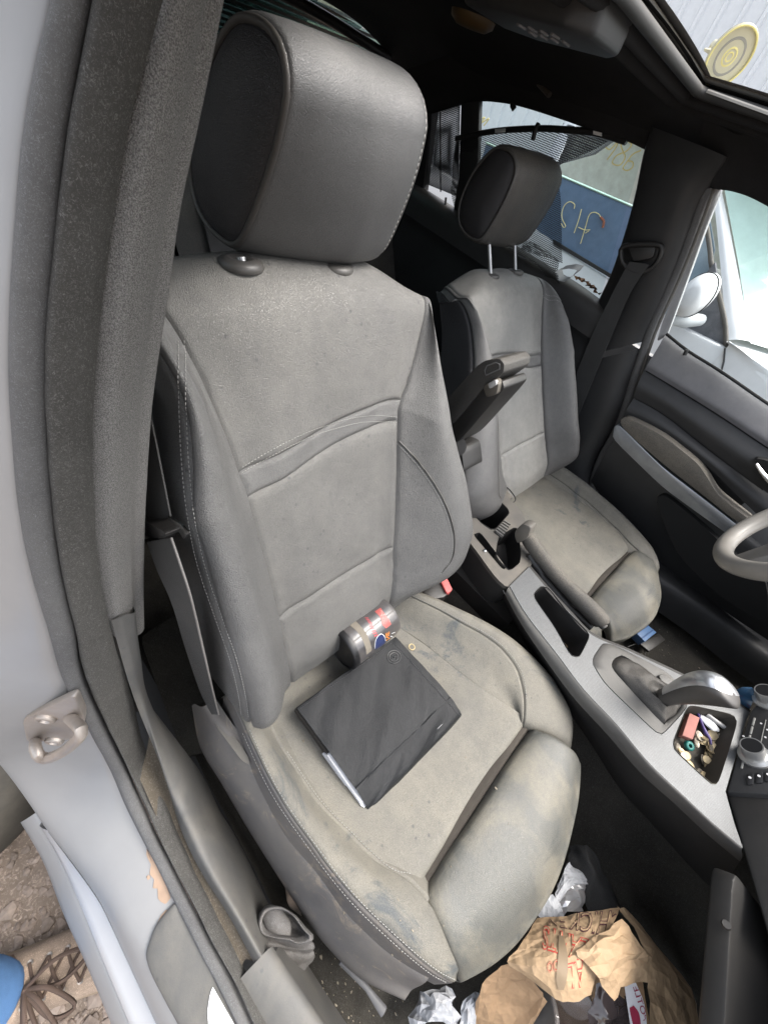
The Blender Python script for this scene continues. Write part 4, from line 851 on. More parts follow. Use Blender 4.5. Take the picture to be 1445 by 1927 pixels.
T = np.linspace(0, len(kn)-1, 33); Wm = cr_matrix(len(kn), T); kcs = Wm @ kc; rr = Wm @ np.array([[a, b] for _, _, a, b in kn]); an = np.linspace(0, 2*np.pi, 32, endpoint=False)
ring = lambda i: np.array([kcs[i]+rr[i, 0]*np.sign(math.cos(a))*abs(math.cos(a))**.8*kx*1.0+rr[i, 1]*np.sign(math.sin(a))*abs(math.sin(a))**.8*ky for a in an])
KS = np.array([ring(i) for i in range(33)])
knob = loft_closed('shifter_knob', KS, mat('knob_black', (.025, .025, .027), .4, dust=.1), CN, sharp=180)
# silver cap on the driver-facing half of the knob
_d = np.array([unit(KS[16, i]-kcs[16]) @ A(-.669, .386, .636) for i in range(32)]); _k = int(_d.argmax()); capv = KS[3:, [(_k+i) % 32 for i in range(-9, 8)]]; cen = kcs[3:, None, :]; capv = cen+(capv-cen)*1.03
sheet('knob_silver_cap', capv, mat('knob_silver', (.6, .61, .62), .28, .85), knob)
prism('park_button', round_poly([P(a, b, z=.613) for a, b in ((1236, 1272), (1250, 1268), (1268, 1283), (1262, 1290), (1248, 1288))], .3, 3), (0, 0, .003), M_CONS, CN, bev=.001)
# rear part of the console: storage box, rails and the empty phone cradle
ZR = .585
rim = [(860, 868), (874, 880), (965, 955), (985, 985), (996, 1066), (959, 1103), (900, 1030), (880, 1000), (862, 930)]
rimo = [P(a, b, z=ZR) for a, b in ((850, 850), (880, 872), (968, 948), (990, 985), (1000, 1062), (957, 1106), (895, 1035), (862, 985), (845, 930))]
h1 = [P(a, b, z=ZR) for a, b in ((878, 892), (962, 962), (938, 990), (928, 1000), (905, 985), (880, 955))]
h2 = [P(a, b, z=ZR) for a, b in ((938, 1010), (972, 990), (980, 1040), (978, 1060), (958, 1076), (932, 1048))]
h3 = [P(a, b, z=ZR) for a, b in ((890, 1006), (903, 1002), (952, 1066), (948, 1074))]
H = [rl(round_poly(h, .2, 3), 32) for h in (h1, h2, h3)]
ring_plate('rear_rim', resample(rimo, 60, closed=True), H, (0, 0, -.01), mat('rim_grey', (.045, .045, .047), .5, dust=.35, up=.5), CN, sharp=40)
bowl('storage_box', H[0], .13, M_CONS_DARK, .95); bowl('phone_cradle', H[1], .06, M_BLACK, .9); bowl('rail_slot', H[2], .03, M_BLACK, .8)
vg = [P(a, b, z=ZR+.004) for a, b in ((930, 1000), (950, 978), (962, 985), (945, 1012))]
vn = prism('vent_grille', vg, (0, 0, -.05), M_BLACK, CN, bev=.002)
for i in range(6):
    t0, t1 = (i+.25)/6, (i+.75)/6; a, b, c, d2 = vg[0], vg[1], vg[2], vg[3]
    prism('vent_slat', [a+(b-a)*t0+A(0, 0, .002), a+(b-a)*t1+A(0, 0, .002), d2+(c-d2)*t1+A(0, 0, .002), d2+(c-d2)*t0+A(0, 0, .002)], (0, 0, -.004), M_CONS, vn)
sc0 = P(913, 1036, z=ZR+.003); lathe('console_screw', [(.0001, .001), (.003, .001), (.0045, 0), (.0045, -.004)], sc0, (0, 0, 1), M_CHROME, CN, n=14)
wl = resample(rimo, 60, closed=True)
loft_closed('rear_wall', [wl+A(0, 0, -.009), wl+(wl.mean(0)-wl)*.02+A(0, 0, -.05), wl+(wl.mean(0)-wl)*.02+A(0, 0, -.28)], M_CONS_DARK, CN, cap=False)
tube('wall_seam', [P(885, 1010, z=.56), P(925, 1062, z=.56), P(950, 1118, z=.565)], .0015, mat('seam_light', (.2, .2, .19), .6), CN, n=5)
# folded-up armrest
def slab_px(name, pix, y0, y1, m, bev, par=CN):
    return prism(name, round_poly([P(a, b, y=y0) for a, b in pix], .22, 3), (0, y1-y0, 0), m, par, bev=bev)
M_ARM = mat('armrest_leather', (.03, .03, .031), .5, dust=.2, up=.7, grain='leather')
slab_px('armrest_lid', [(832, 760), (895, 690), (912, 678), (940, 674), (949, 685), (947, 702), (920, 722), (905, 735), (850, 800), (835, 790)], -.055, .035, M_ARM, .008)
slab_px('armrest_base', [(840, 812), (905, 738), (918, 722), (945, 715), (949, 730), (935, 748), (868, 826), (850, 838)], -.05, .03, M_BLACK, .005)
slab_px('armrest_latch', [(908, 728), (930, 712), (938, 722), (934, 742), (915, 748)], -.062, -.045, M_BLACK_DUSTY, .002)
slab_px('latch_clip', [(917, 722), (932, 714), (934, 724), (921, 732)], -.066, -.058, mat('latch_grey', (.3, .3, .3), .5), .001)
tube('armrest_outline', [P(a, b, y=-.0565) for a, b in ((912, 697), (916, 688), (932, 682), (940, 685), (940, 694), (914, 706))], .0012, mat('arm_line', (.12, .12, .12), .6), CN, n=5, closed=True)
tube('armrest_hinge', [P(858, 840, y=-.05), P(858, 840, y=.04)], .022, M_BLACK, CN, n=20)
slab_px('armrest_pivot', [(846, 835), (868, 845), (874, 890), (860, 880)], -.04, .03, M_BLACK, .005)
# parking brake with its gaiter and lever
hb = [P(a, b, y=c) for (a, b), c in (((988, 1004), .085), ((1005, 1030), .085), ((1040, 1075), .085), ((1075, 1112), .085), ((1105, 1142), .085), ((1125, 1163), .085), ((1133, 1176), .085))]
T = np.linspace(0, 6, 25); hbs = cr_matrix(7, T) @ np.array(hb); rad = np.interp(T, [0, .6, 1.5, 2.6, 4, 5.2, 5.8, 6], [.012, .017, .016, .017, .019, .019, .016, .006])
tube('brake_lever', hbs, rad, mat('brake_leather', (.055, .055, .056), .55, dust=.5, up=.6, grain='leather'), CN, n=16, flat=1.2)
gt = np.array([P(a, b, y=.085) for a, b in ((1002, 1035), (1030, 1085), (1060, 1120), (1090, 1150), (1120, 1178))]); tube('brake_gaiter', wob(resample(gt, 24)+A(0, 0, -.014), .004, 50), np.interp(np.linspace(0, 1, 24), [0, .5, 1], [.014, .020, .012]), M_BLACK, CN, n=12)
prism('brake_hinge_cap', round_poly([P(a, b, y=.07) for a, b in ((966, 1002), (982, 985), (1000, 992), (992, 1015), (972, 1025))], .3, 3), (0, .03, 0), mat('cap_pale', (.07, .07, .07), .6, dust=.35), CN, bev=.004)
tube('brake_button', [P(1128, 1168, y=.085), P(1136, 1180, y=.085)], [.011, .009], M_CONS, CN, n=12)
box('console_core', (.0, 0, .40), (.40, .10, .20), M_BLACK, CN)
# ================================================================== dashboard, steering wheel
DB = thing('dashboard', 'black dashboard with climate controls and open glovebox at the right edge', 'dashboard', (.9, 0, .4))
prism('dash_body', [A(.80, -.68, .62), A(.78, -.68, .86), A(.90, -.68, .95), A(1.35, -.68, .98), A(1.35, -.68, .62)], (0, 1.36, 0), M_DARKTRIM, DB, bev=.02)
prism('footwell_wall', [A(1.10, -.70, .28), A(1.10, .70, .28), A(1.2, .70, .7), A(1.2, -.70, .7)], (.03, 0, 0), M_CARPET_BLACK, DB)
sp0 = P(1400, 1350, z=.625); spn = unit(A(-.80, -.10, .60))
def SP(px, py, h=0): return Pn(px, py, sp0+spn*h, spn)
prism('stack_panel', [SP(1412, 1338), SP(1470, 1270), SP(1560, 1300), SP(1540, 1500), SP(1366, 1490)], -spn*.12, M_DARKTRIM, DB, bev=.004)
prism('lower_stack', [SP(1366, 1494, -.01), SP(1560, 1505, -.01), SP(1560, 1720, -.02), SP(1445, 1760, -.03), SP(1384, 1552, -.015)], -spn*.10, M_CONS_DARK, DB, bev=.006)
M_KEY = mat('grey_keys', (.20, .20, .19), .5)
for k in range(6):
    a0, b0 = 1417-25*(k/6.), 1350+97*(k/6.); a1, b1 = 1417-25*((k+.88)/6.), 1350+97*((k+.88)/6.)
    prism('panel_key', [SP(a0, b0, .002), SP(a0+4.5, b0+1, .002), SP(a1+4.5, b1+1, .002), SP(a1, b1, .002)], -spn*.004, M_KEY, DB, bev=.0008)
M_DIAL = mat('dial_silver', (.55, .55, .54), .35, .8); M_DIALF = mat('dial_face', (.012, .012, .013), .4)
for px, py, r in ((1421, 1424, .017), (1446, 1319, .017)):
    o = SP(px, py, .0); k = lathe('climate_dial', [(.024, -.002), (.024, .004), (r*1.05, .006), (r, .024), (r*.97, .027), (r*.86, .027)], o, spn, M_DIAL, DB, n=40, cap=False)
    lathe('dial_face', [(r*.87, .0268), (r*.82, .0255), (.0001, .0255)], o, spn, M_DIALF, k, n=32)
for k in range(3):
    a, b = 1412+17*k, 1464-3*k
    kk = prism('panel_key', round_poly([SP(a-7, b-7, .003), SP(a+7, b-9, .003), SP(a+6, b+12, .003), SP(a-8, b+13, .003)], .2, 3), -spn*.004, M_DIALF, DB, bev=.001)
    lathe('key_symbol', [(.0022, 0), (.0022, .0008), (.0001, .0008)], SP(a-1, b, .003), spn, mat('symbol_white', (.7, .7, .7), .5) if k == 0 else MATS['symbol_white'], kk, n=10)
for a, b in ((1432, 1362), (1444, 1374), (1440, 1388), (1433, 1405), (1399, 1386)):
    lathe('key_symbol', [(.0018, 0), (.0018, .0006), (.0001, .0006)], SP(a, b, .0006), spn, MATS['symbol_white'], DB, n=8)
tube('panel_line', [SP(1441, 1355, .0005), SP(1428, 1412, .0005)], .0007, M_KEY, DB, n=5)
# glovebox lid hanging open
ga, gb_ = P(1338, 1622, z=.60), P(1302, 2030, z=.585); gf = A(.20, .02, -.13)
lid = [ga, ga+gf*.5+A(0, .01, .02), ga+gf, gb_+gf, gb_]
prism('glovebox_lid', round_poly(lid, .12, 4), (.012, 0, .026), mat('lid_grey', (.012, .0125, .014), .55, dust=.05, up=.3), DB, bev=.006)
lathe('lid_stop', [(.0001, .003), (.005, .003), (.006, 0)], Pn(1366, 1742, ga+A(.006, 0, .026), unit(np.cross(gf, gb_-ga))), unit(A(-.5, 0, .8)), M_BLACK, DB, n=14)
SW = thing('steering_wheel', 'grey leather steering wheel with worn shiny rim at the right edge', 'steering wheel', (.45, .37, .8))
wc = A(.48, .37, .905); wn = unit(A(-math.cos(math.radians(26)), 0, math.sin(math.radians(26)))); wu = unit(A(math.sin(math.radians(26)), 0, math.cos(math.radians(26))))
ang = np.linspace(0, 2*np.pi, 96, endpoint=False)
M_RIM = mat('rim_leather', (.24, .23, .215), .32, dust=.3, up=.3, grain='brush', gscale=250, gstr=.2)
tube('wheel_rim', [wc+.172*(math.cos(a)*A(0, -1, 0)+math.sin(a)*wu) for a in ang], .0185, M_RIM, SW, n=20, closed=True)
tube('rim_seam', [wc+.172*(math.cos(.22)*A(0, -1, 0)+math.sin(.22)*wu)+.0188*(math.cos(t)*(math.cos(.22)*A(0, -1, 0)+math.sin(.22)*wu)+math.sin(t)*wn) for t in np.linspace(0, 2*np.pi, 20, endpoint=False)], .0008, M_BLACK, SW, closed=True, n=5)
for s in (-math.radians(62), math.radians(60), -math.radians(178)):
    dd = math.cos(s)*A(0, -1, 0)+math.sin(s)*wu; e1 = np.cross(wn, dd)
    prism('wheel_spoke', [wc+dd*.03+e1*.035, wc+dd*.163+e1*.022, wc+dd*.163-e1*.022, wc+dd*.03-e1*.035], wn*-.02, mat('spoke_grey', (.10, .10, .10), .45, dust=.2), SW, bev=.005)
lathe('airbag_cover', [(.001, .02), (.045, .018), (.072, .006), (.076, -.012), (.06, -.03)], wc, wn, M_BLACK_DUSTY, SW, n=36)
tube('column_stalk', [wc-wn*.06+A(0, -.03, .02), wc-wn*.05+A(0, -.15, .03)], [.009, .006], M_BLACK, SW)
prism('spoke_trim', [wc+A(0, -.125, .01)+wn*.004, wc+A(0, -.06, .028)+wn*.004, wc+A(0, -.06, .034)+wn*.004, wc+A(0, -.127, .015)+wn*.004], wn*.003, M_CHROME, SW)
tube('steering_column', [wc-wn*.03, wc-wn*.45], .045, M_BLACK, SW, n=20)
# ================================================================== rear bench
RS = thing('rear_seat', 'dark leather rear bench seat behind the front seats', 'car seat', (-.9, 0, .33))
def bench(name, sec, y0, y1, m, w=.004):
    s = resample(sec, 30); rr = []
    for y, k in zip(np.linspace(y0, y1, 15), np.r_[.8, .95, np.ones(11), .95, .8]):
        c = s.mean(0); q = c+(s-c)*(.85+.15*k); q = q.copy(); q[:, 1] = y; rr.append(q)
    return sheet(name, wob(np.array(rr), w, 8), m, RS)
M_REAR = mat('rear_leather', (.045, .045, .047), .55, dust=.25, up=.4, grain='leather', gstr=.3)
for y0, y1 in ((-.64, -.21), (-.20, .20), (.21, .64)):
    bench('backrest_panel', [A(-.98, 0, .55), A(-1.0, 0, .65), A(-1.07, 0, .80), A(-1.15, 0, .93), A(-1.20, 0, .985), A(-1.26, 0, .98)], y0, y1, M_REAR)
    bench('bench_cushion', [A(-.98, 0, .56), A(-.80, 0, .575), A(-.62, 0, .58), A(-.54, 0, .55), A(-.53, 0, .42), A(-.55, 0, .34)], y0, y1, M_REAR)
for y in (-.42, .42):
    hs_ = [A(-1.17, 0, .985), A(-1.15, 0, 1.03), A(-1.17, 0, 1.075), A(-1.22, 0, 1.08), A(-1.26, 0, 1.04), A(-1.26, 0, .99)]
    bench('rear_headrest', hs_, y-.13, y+.13, M_REAR)
bench('rear_armrest', [A(-1.01, 0, .62), A(-.985, 0, .68), A(-1.04, 0, .80), A(-1.10, 0, .90)], -.12, .12, M_BLACK)
# ================================================================== belts and buckles
M_BELT = mat('belt_web', (.022, .022, .022), .8, dust=.14, dcol=(.2, .19, .17), grain='weave', gscale=400, gstr=.4); M_BELT_FAR = mat('belt_far', (.03, .03, .03), .8, grain='weave', gscale=400, gstr=.4)
SB = thing('seat_belt', 'dusty black seat belt hanging between the near pillar and passenger seat', 'seat belt', P(330, 1000, y=-.62).tolist())
e0 = [P(a, b, y=c) for (a, b), c in (((240, 560), -.575), ((258, 720), -.590), ((262, 850), -.612), ((272, 1000), -.640))]
e1 = [P(a, b, y=c) for (a, b), c in (((262, 600), -.570), ((271, 720), -.588), ((296, 850), -.61), ((320, 972), -.622))]
v, _, _ = net(loft_ctrl([e0, e1], 10), 2, 3); sheet('upper_strap', v, M_BELT, SB, thick=.0015)
e0 = [P(a, b, y=c) for (a, b), c in (((276, 1020), -.645), ((298, 1080), -.648), ((323, 1136), -.650), ((350, 1225), -.652), ((378, 1306), -.654), ((398, 1345), -.655))]
e1 = [P(a, b, y=c) for (a, b), c in (((322, 1012), -.63), ((342, 1070), -.634), ((361, 1131), -.637), ((383, 1225), -.642), ((402, 1306), -.645), ((412, 1345), -.648))]
v, _, _ = net(loft_ctrl([e0, e1], 12), 2, 3); sheet('lower_strap', v, M_BELT, SB, thick=.0015)
tube('strap_edge', [p for p in e1], .0012, mat('edge_light', (.16, .15, .14), .7), SB, n=5, smooth_n=30)
tg = [P(a, b, y=-.622) for a, b in ((250, 935), (262, 942), (300, 968), (340, 985), (347, 992), (340, 1000), (310, 1002), (290, 996), (262, 978), (250, 965))]
prism('belt_tongue', round_poly(tg, .3, 3), (0, -.016, 0), M_BLACK, SB, bev=.004)
prism('tongue_stop', [P(a, b, y=-.618) for a, b in ((312, 1000), (332, 1000), (332, 1016), (326, 1022), (314, 1016))], (0, -.018, 0), M_BLACK, SB, bev=.002)
prism('tongue_plate', [P(a, b, y=-.630) for a, b in ((318, 970), (345, 985), (358, 1003), (350, 1012), (335, 990))], (0, -.002, 0), M_CHROME, SB)
prism('belt_anchor', round_poly([P(a, b, z=.53) for a, b in ((402, 1350), (418, 1362), (448, 1395), (468, 1425), (470, 1440), (455, 1432), (430, 1398), (408, 1370))], .25, 3), (0, 0, -.004), mat('anchor_steel', (.12, .115, .105), .5, .3, dust=.3, dcol=(.2, .18, .15)), SB)
FB = thing('seat_belt', 'black seat belt running down the far centre pillar beside the driver seat', 'seat belt', P(1130, 700, y=.66).tolist())
lp = [((1176, 462), .606), ((1238, 460), .606), ((1243, 478), .610), ((1228, 502), .614), ((1200, 512), .614), ((1176, 500), .612), ((1168, 480), .610)]
tube('belt_loop', [P(a, b, y=c) for (a, b), c in lp], .006, M_BLACK, FB, closed=True, smooth_n=40)
prism('loop_cover', round_poly([P(a, b, y=.609) for a, b in ((1180, 463), (1235, 461), (1228, 486), (1190, 492))], .2, 3), (0, .01, 0), M_BLACK, FB, bev=.003)
e0 = [P(a, b, y=c) for (a, b), c in (((1184, 492), .604), ((1153, 550), .618), ((1108, 644), .642), ((1068, 746), .66), ((1036, 830), .672), ((1012, 890), .675))]
e1 = [P(a, b, y=c) for (a, b), c in (((1222, 497), .604), ((1186, 550), .618), ((1132, 675), .642), ((1080, 800), .66), ((1052, 855), .672), ((1030, 905), .675))]
v, _, _ = net(loft_ctrl([e0, e1], 12), 2, 3); sheet('strap', v, M_BELT_FAR, FB, thick=.002)
prism('belt_anchor', round_poly([P(a, b, y=.66) for a, b in ((1006, 885), (1030, 896), (1022, 912), (1002, 905))], .2, 3), (0, .01, 0), mat('anchor_grey', (.25, .25, .24), .5), FB, bev=.002)
tube('belt_button', [P(1068, 812, y=.655), P(1074, 806, y=.655)], .007, mat('button_pale', (.5, .5, .5), .5), FB)
M_RED = mat('buckle_red', (.55, .05, .06), .5, dust=.3)
NBk = thing('belt_buckle', 'black seat belt buckle with red button beside the passenger seat', 'buckle', P(830, 1100, z=.52).tolist())
prism('buckle_body', [P(a, b, z=.535) for a, b in ((789, 1102), (826, 1082), (846, 1116), (836, 1124), (806, 1130))], (0, .0, -.06), M_BLACK, NBk, bev=.005)
prism('release_button', round_poly([P(a, b, z=.541) for a, b in ((825, 1085), (838, 1081), (852, 1110), (841, 1117))], .15, 3), (0, 0, -.02), M_RED, NBk, bev=.002)
FBk = thing('belt_buckle', 'seat belt buckle with red button on the inner side of the driver seat', 'buckle', P(945, 925, z=.55).tolist())
prism('buckle_body', [P(a, b, z=.575) for a, b in ((932, 922), (946, 912), (966, 935), (952, 944))], (0, 0, -.06), M_BLACK_DUSTY, FBk, bev=.004)
prism('release_button', [P(a, b, z=.579) for a, b in ((928, 921), (938, 914), (944, 925), (934, 931))], (0, 0, -.02), M_RED, FBk, bev=.002)
tube('wire_loop', [P(a, b, z=.575) for a, b in ((940, 912), (955, 918), (970, 938), (962, 946), (945, 938))], .0016, M_BLACK, FBk, closed=True, smooth_n=24)
# ================================================================== things on the passenger seat
CBV = bvh_of(cush+back_parts)
WL = thing('manual_wallet', 'black leather car manual wallet lying on the passenger seat', 'wallet', P(720, 1370, z=.525).tolist())
M_WAL = mat('wallet_leather', (.008, .009, .0108), .36, spec=.22, dust=.04, dcol=(.2, .2, .2), dscale=16, tint=.2, grain='leather', gscale=600, gstr=.25)
bl_, br_, fr_, fl_ = P(556, 1337, z=.535), P(740, 1205, z=.535), P(869, 1350, z=.522), P(695, 1530, z=.522)
def bil(q, u, t): return (1-u)*(1-t)*q[0]+u*(1-t)*q[1]+u*t*q[2]+(1-u)*t*q[3]
Q = (bl_, br_, fr_, fl_)
ctrl = [[bil(Q, u, t)+A(0, 0, z) for u in np.linspace(0, 1, 7)] for t, z in ((-.004, -.006), (.0, .014), (.02, .0185), (.2, .020), (.4, .0205), (.6, .021), (.77, .0205), (.80, .020), (.90, .013), (.97, .006), (1.0, -.002))]
v, _, _ = net(ctrl, 6, 9)
uu, tt = np.meshgrid(np.linspace(0, 1, v.shape[1]), np.linspace(0, 1, v.shape[0]))
for i in range(v.shape[0]):
    for j in range(v.shape[1]):
        u_, t_ = uu[i, j], tt[i, j]; k_ = u_*.55+t_; l_ = u_-t_*.4
        v[i, j, 2] += .0032*mnoise.noise(Vector((l_*2.2, k_*9, 1.3)))*min(1, 8*t_)+.0016*(abs(mnoise.noise(Vector((l_*3.1+4, k_*15, 5.7))))-.2)*min(1, 6*t_)
cov = sheet('top_cover', v, M_WAL, WL, thick=.0018)
lowc = [bil(Q, u, t)+A(0, 0, -.008) for u, t in ((-.005, -.005), (1.0, -.005), (1.0, 1.0), (-.005, 1.0))]
prism('bottom_cover', lowc, (0, 0, -.003), M_WAL, WL, bev=.001)
M_PAGE = mat('page_white', (.55, .55, .57), .6)
prism('spine', [bil(Q, -.006, t)+A(0, 0, -.006) for t in (-.004, .45)]+[bil(Q, .006, t)+A(0, 0, -.006) for t in (.45, -.004)], (0, 0, .017), mat('wallet_inner', (.03, .026, .022), .8), WL)
for k in range(5):
    t0 = .42+.01*k; o = -.022+.004*(k % 3)
    prism('manual_pages', [bil(Q, o, t0)+A(0, 0, -.006+.0042*k), bil(Q, .9, t0)+A(0, 0, -.006+.0042*k), bil(Q, .9, .965-.012*k)+A(0, 0, -.006+.0032*k), bil(Q, o, .985-.02*k)+A(0, 0, -.006+.0032*k)], (0, 0, .0036), M_PAGE, WL)
WB = bvh_of([cov])
est = [drape(l, WB, .0005, 80, smooth=False) for l in ([(562, 1338), (670, 1490)], [(565, 1334), (738, 1210)], [(741, 1210), (866, 1348)])]
dashes('stitching', [e for e in est if len(e) > 4], mat('thread_black', (.06, .06, .065), .5), WL, pitch=.004, rad=.0005)
def ring_px(cx, cy, rx, ry, n=40): return [(cx+rx*math.cos(t), cy+ry*math.sin(t)) for t in np.linspace(0, 2*np.pi, n+1)]
M_EMB = mat('emboss', (.012, .013, .015), .3)
for r in (12.5, 8.2): tube('emblem_ring', drape(ring_px(741, 1237, r, r*.98), WB, .0003, 40)[:-1], .0009, M_EMB, WL, closed=True, n=6)
tube('emblem_mark', drape([(736, 1242), (737, 1233), (741, 1238), (745, 1233), (746, 1242)], WB, .0003, 30, smooth=False), .0009, M_EMB, WL, n=6)
# snack can lying against the backrest
CN2 = thing('snack_can', 'dusty black plastic snack can with red label lying on the passenger seat', 'can', P(685, 1190, z=.55).tolist())
ca = P(650, 1214, z=.575); cb = P(712, 1166, z=.575); cx = unit(cb-ca); ca = ca-cx*.002; cR = .043; CL = .104
M_CANL = mat('can_label', (.02, .022, .03), .25, dust=.22, dcol=(.30, .26, .21), dscale=25, coat=.5)
canb = lathe('can_body', [(cR*.985, 0), (cR, .003), (cR, CL-.006), (cR*.97, CL), (cR*.8, CL+.001)], ca, cx, M_CANL, CN2, n=56)
lathe('can_base', [(cR*1.01, -.0), (cR*1.01, -.008), (cR*.97, -.011), (cR*.9, -.0115), (cR*.88, -.0095), (cR*.3, -.009), (.0001, -.009)], ca, cx, mat('can_black', (.008, .008, .009), .4), CN2, n=56)
CANB = bvh_of([canb])
def sticker(name, pix, m, bv, par, lift=.0005, rows=10):
    a = np.array([(*p, 0) for p in pix[0]], float); b = np.array([(*p, 0) for p in pix[1]], float); a, b = resample(a, rows), resample(b, rows); V = []
    for p, q in zip(a, b):
        for t in np.linspace(0, 1, 5):
            h = drape([(p+(q-p)*t)[:2], (p+(q-p)*t)[:2]+.01], bv, lift, 2)
            V.append(h[0] if len(h) else V[-1] if V else par.location)
    return sheet(name, np.array(V, float).reshape(rows, 5, 3), m, par)
M_CRED = mat('can_red', (.32, .035, .035), .35, dust=.15, scol=(.5, .4, .34), streak=(60, .8)); M_CRT = mat('can_red_text', (.34, .05, .06), .4); M_CNAVY = mat('can_navy', (.02, .03, .09), .3); M_CWHITE = mat('can_white', (.8, .8, .8), .4); M_CORANGE = mat('can_orange', (.75, .25, .05), .4)
sticker('red_patch', ([(705, 1151), (716, 1163), (719, 1175), (726, 1183)], [(716, 1144), (727, 1160), (733, 1168), (736, 1175)]), M_CRED, CANB, CN2)
sticker('dust_band', ([(655, 1175), (668, 1185), (680, 1200), (688, 1222), (690, 1240)], [(668, 1168), (680, 1180), (691, 1196), (698, 1215), (700, 1232)]), mat('can_dust', (.17, .15, .12), .8), CANB, CN2, lift=.0004)
sticker('brand_shield', ([(709, 1198), (706, 1206), (705, 1222)], [(720, 1194), (724, 1202), (724, 1212)]), M_CNAVY, CANB, CN2)
tube('shield_outline', drape([(705, 1220), (706, 1207), (710, 1198), (717, 1193), (723, 1198), (725, 1206)], CANB, .0007, 30), .0005, M_CWHITE, CN2, n=5)
# ------------------------------------------------------------------ lettering
def text_mesh(s, offset=0.0):
    cu = bpy.data.curves.new('lettering', 'FONT'); cu.body = s; cu.resolution_u = 3; cu.offset = offset
    o = bpy.data.objects.new('lettering', cu); COL.objects.link(o); bpy.context.view_layer.update()
    me = o.evaluated_get(bpy.context.evaluated_depsgraph_get()).to_mesh(); V = np.array([v.co[:2] for v in me.vertices]); F = [list(p.vertices) for p in me.polygons]
    o.to_mesh_clear(); bpy.data.objects.remove(o); bpy.data.curves.remove(cu); return V, F
def text_px(name, s, quad, bv, m, par, lift=.0007, offset=0.0, bounds=None):
    """lettering laid on a surface: quad = photo corners of its lower-left, lower-right, upper-right, upper-left"""
    V, F = text_mesh(s, offset)
    if bounds is None: bounds = (V.min(0), V.max(0))
    T = (V-bounds[0])/(bounds[1]-bounds[0]+1e-9); q = [A(*p) for p in quad]; out = []
    for u, t in T:
        p = bil((q[0], q[1], q[2], q[3]), u, t); h = drape([p, p+.01], bv, lift, 2)
        out.append(h[0] if len(h) else None)
    keep = [f for f in F if all(out[i] is not None for i in f)]
    if not keep: return None
    o = obj(name, [o if o is not None else (0, 0, 0) for o in out], keep, m, par, smooth=False); o['kind'] = 'stuff'; return o, bounds
for k, q in enumerate((((686, 1162), (693, 1162), (703, 1176), (696, 1177)), ((694, 1177), (702, 1176), (713, 1197), (705, 1200)))):
    for j in range(5):
        t0, t1 = j/5+.03, (j+.72)/5; a, b, c, d2 = [A(*p) for p in q]
        sticker('red_print', ([a+(d2-a)*t0, a+(d2-a)*t1], [a*.1+b*.9+(c-b)*t0, a*.1+b*.9+(c-b)*t1]), M_CRT, CANB, CN2, rows=3)
text_px('orange_print', 'NE', ((726, 1206), (725, 1192), (732, 1188), (733, 1201)), CANB, M_CORANGE, CN2)
text_px('white_print', '1/', ((734, 1198), (738, 1188), (743, 1189), (739, 1200)), CANB, M_CWHITE, CN2)
for j in range(9): tube('small_print', drape([(678+2.6*j, 1157-1.9*j), (682+2.6*j, 1161-1.9*j)], CANB, .0005, 4, smooth=False), .0003, M_CWHITE, CN2, n=4)
rg = P(774, 1219, z=.522); tag(tube('brass_ring', [rg+A(.006*math.cos(t), .006*math.sin(t), .003) for t in np.linspace(0, 2*np.pi, 18, endpoint=False)], .0013, mat('brass', (.45, .36, .2), .4, .8, dust=.3), None, closed=True, n=6), 'small tan metal ring on the passenger seat beside the wallet', 'ring')
# ================================================================== coins and clutter in the front tray
FLZ = holes[2][:, 2].mean()-.043
M_COIN = mat('coin_tan', (.40, .32, .19), .42, .55, dust=.3, dcol=(.4, .35, .26)); M_COIN2 = mat('coin_grey', (.42, .38, .32), .42, .6, dust=.3)
coins = [(276, 1408), (284, 1416), (292, 1422), (286, 1424), (295, 1434), (299, 1440), (318, 1456), (326, 1460), (333, 1455), (336, 1462), (304, 1336), (340, 1384), (346, 1392), (343, 1398), (350, 1402), (355, 1388), (358, 1386), (344, 1412), (352, 1416), (338, 1412), (341, 1422), (346, 1428), (334, 1425), (330, 1430), (340, 1436), (346, 1440), (334, 1444), (350, 1424), (328, 1400), (318, 1392), (311, 1398), (324, 1388), (338, 1446)]
coins += [(int(c[0]+RNG.uniform(-7, 7)), int(c[1]+RNG.uniform(-7, 7))) for c in coins[11:]]
cw = ['by the silver edge of the tray', 'near the middle of the tray', 'in the pile at the front of the tray']
for i, (dx, py) in enumerate(coins):
    px = 1000+dx; c = P(px, py, z=FLZ+.004+.0035*(i % 4)); r = random.choice((.0068, .0078, .0086)); tilt = random.uniform(5, 45) if i > 9 else random.uniform(0, 25)
    ax = unit(A(math.sin(math.radians(tilt))*math.cos(i*2.1), math.sin(math.radians(tilt))*math.sin(i*2.1), math.cos(math.radians(tilt))))
    if py > 1450 and px < 1330 or px < 1300: grp = 0
    else: grp = 2 if px > 1326 else 1
    o = lathe('coin', [(.0001, .0004), (r*.86, .0004), (r*.9, .0009), (r, .0009), (r, -.0009), (r*.9, -.0009), (.0001, -.0006)], c, ax, M_COIN if i % 3 else M_COIN2, None, n=20, base=c)
    tag(o, ('tan ' if i % 3 else 'greyish ')+'coin '+cw[grp], 'coin', 'coins in the front tray')
def px_box(name, pix, z, h, m, label, cat, bev=.0015):
    b = P(*np.mean(pix, 0), z=z); o = prism(name, [P(a, c, z=z) for a, c in pix], (0, 0, -h), m, None, bev=bev, base=b); return tag(o, label, cat)
px_box('eraser', [(1298, 1342), (1317, 1351), (1304, 1392), (1284, 1384)], FLZ+.020, .012, mat('eraser_pink', (.27, .10, .088), .8, dust=.3, dcol=(.3, .2, .15)), 'pink rubber eraser standing among the coins in the front tray', 'eraser', .001)
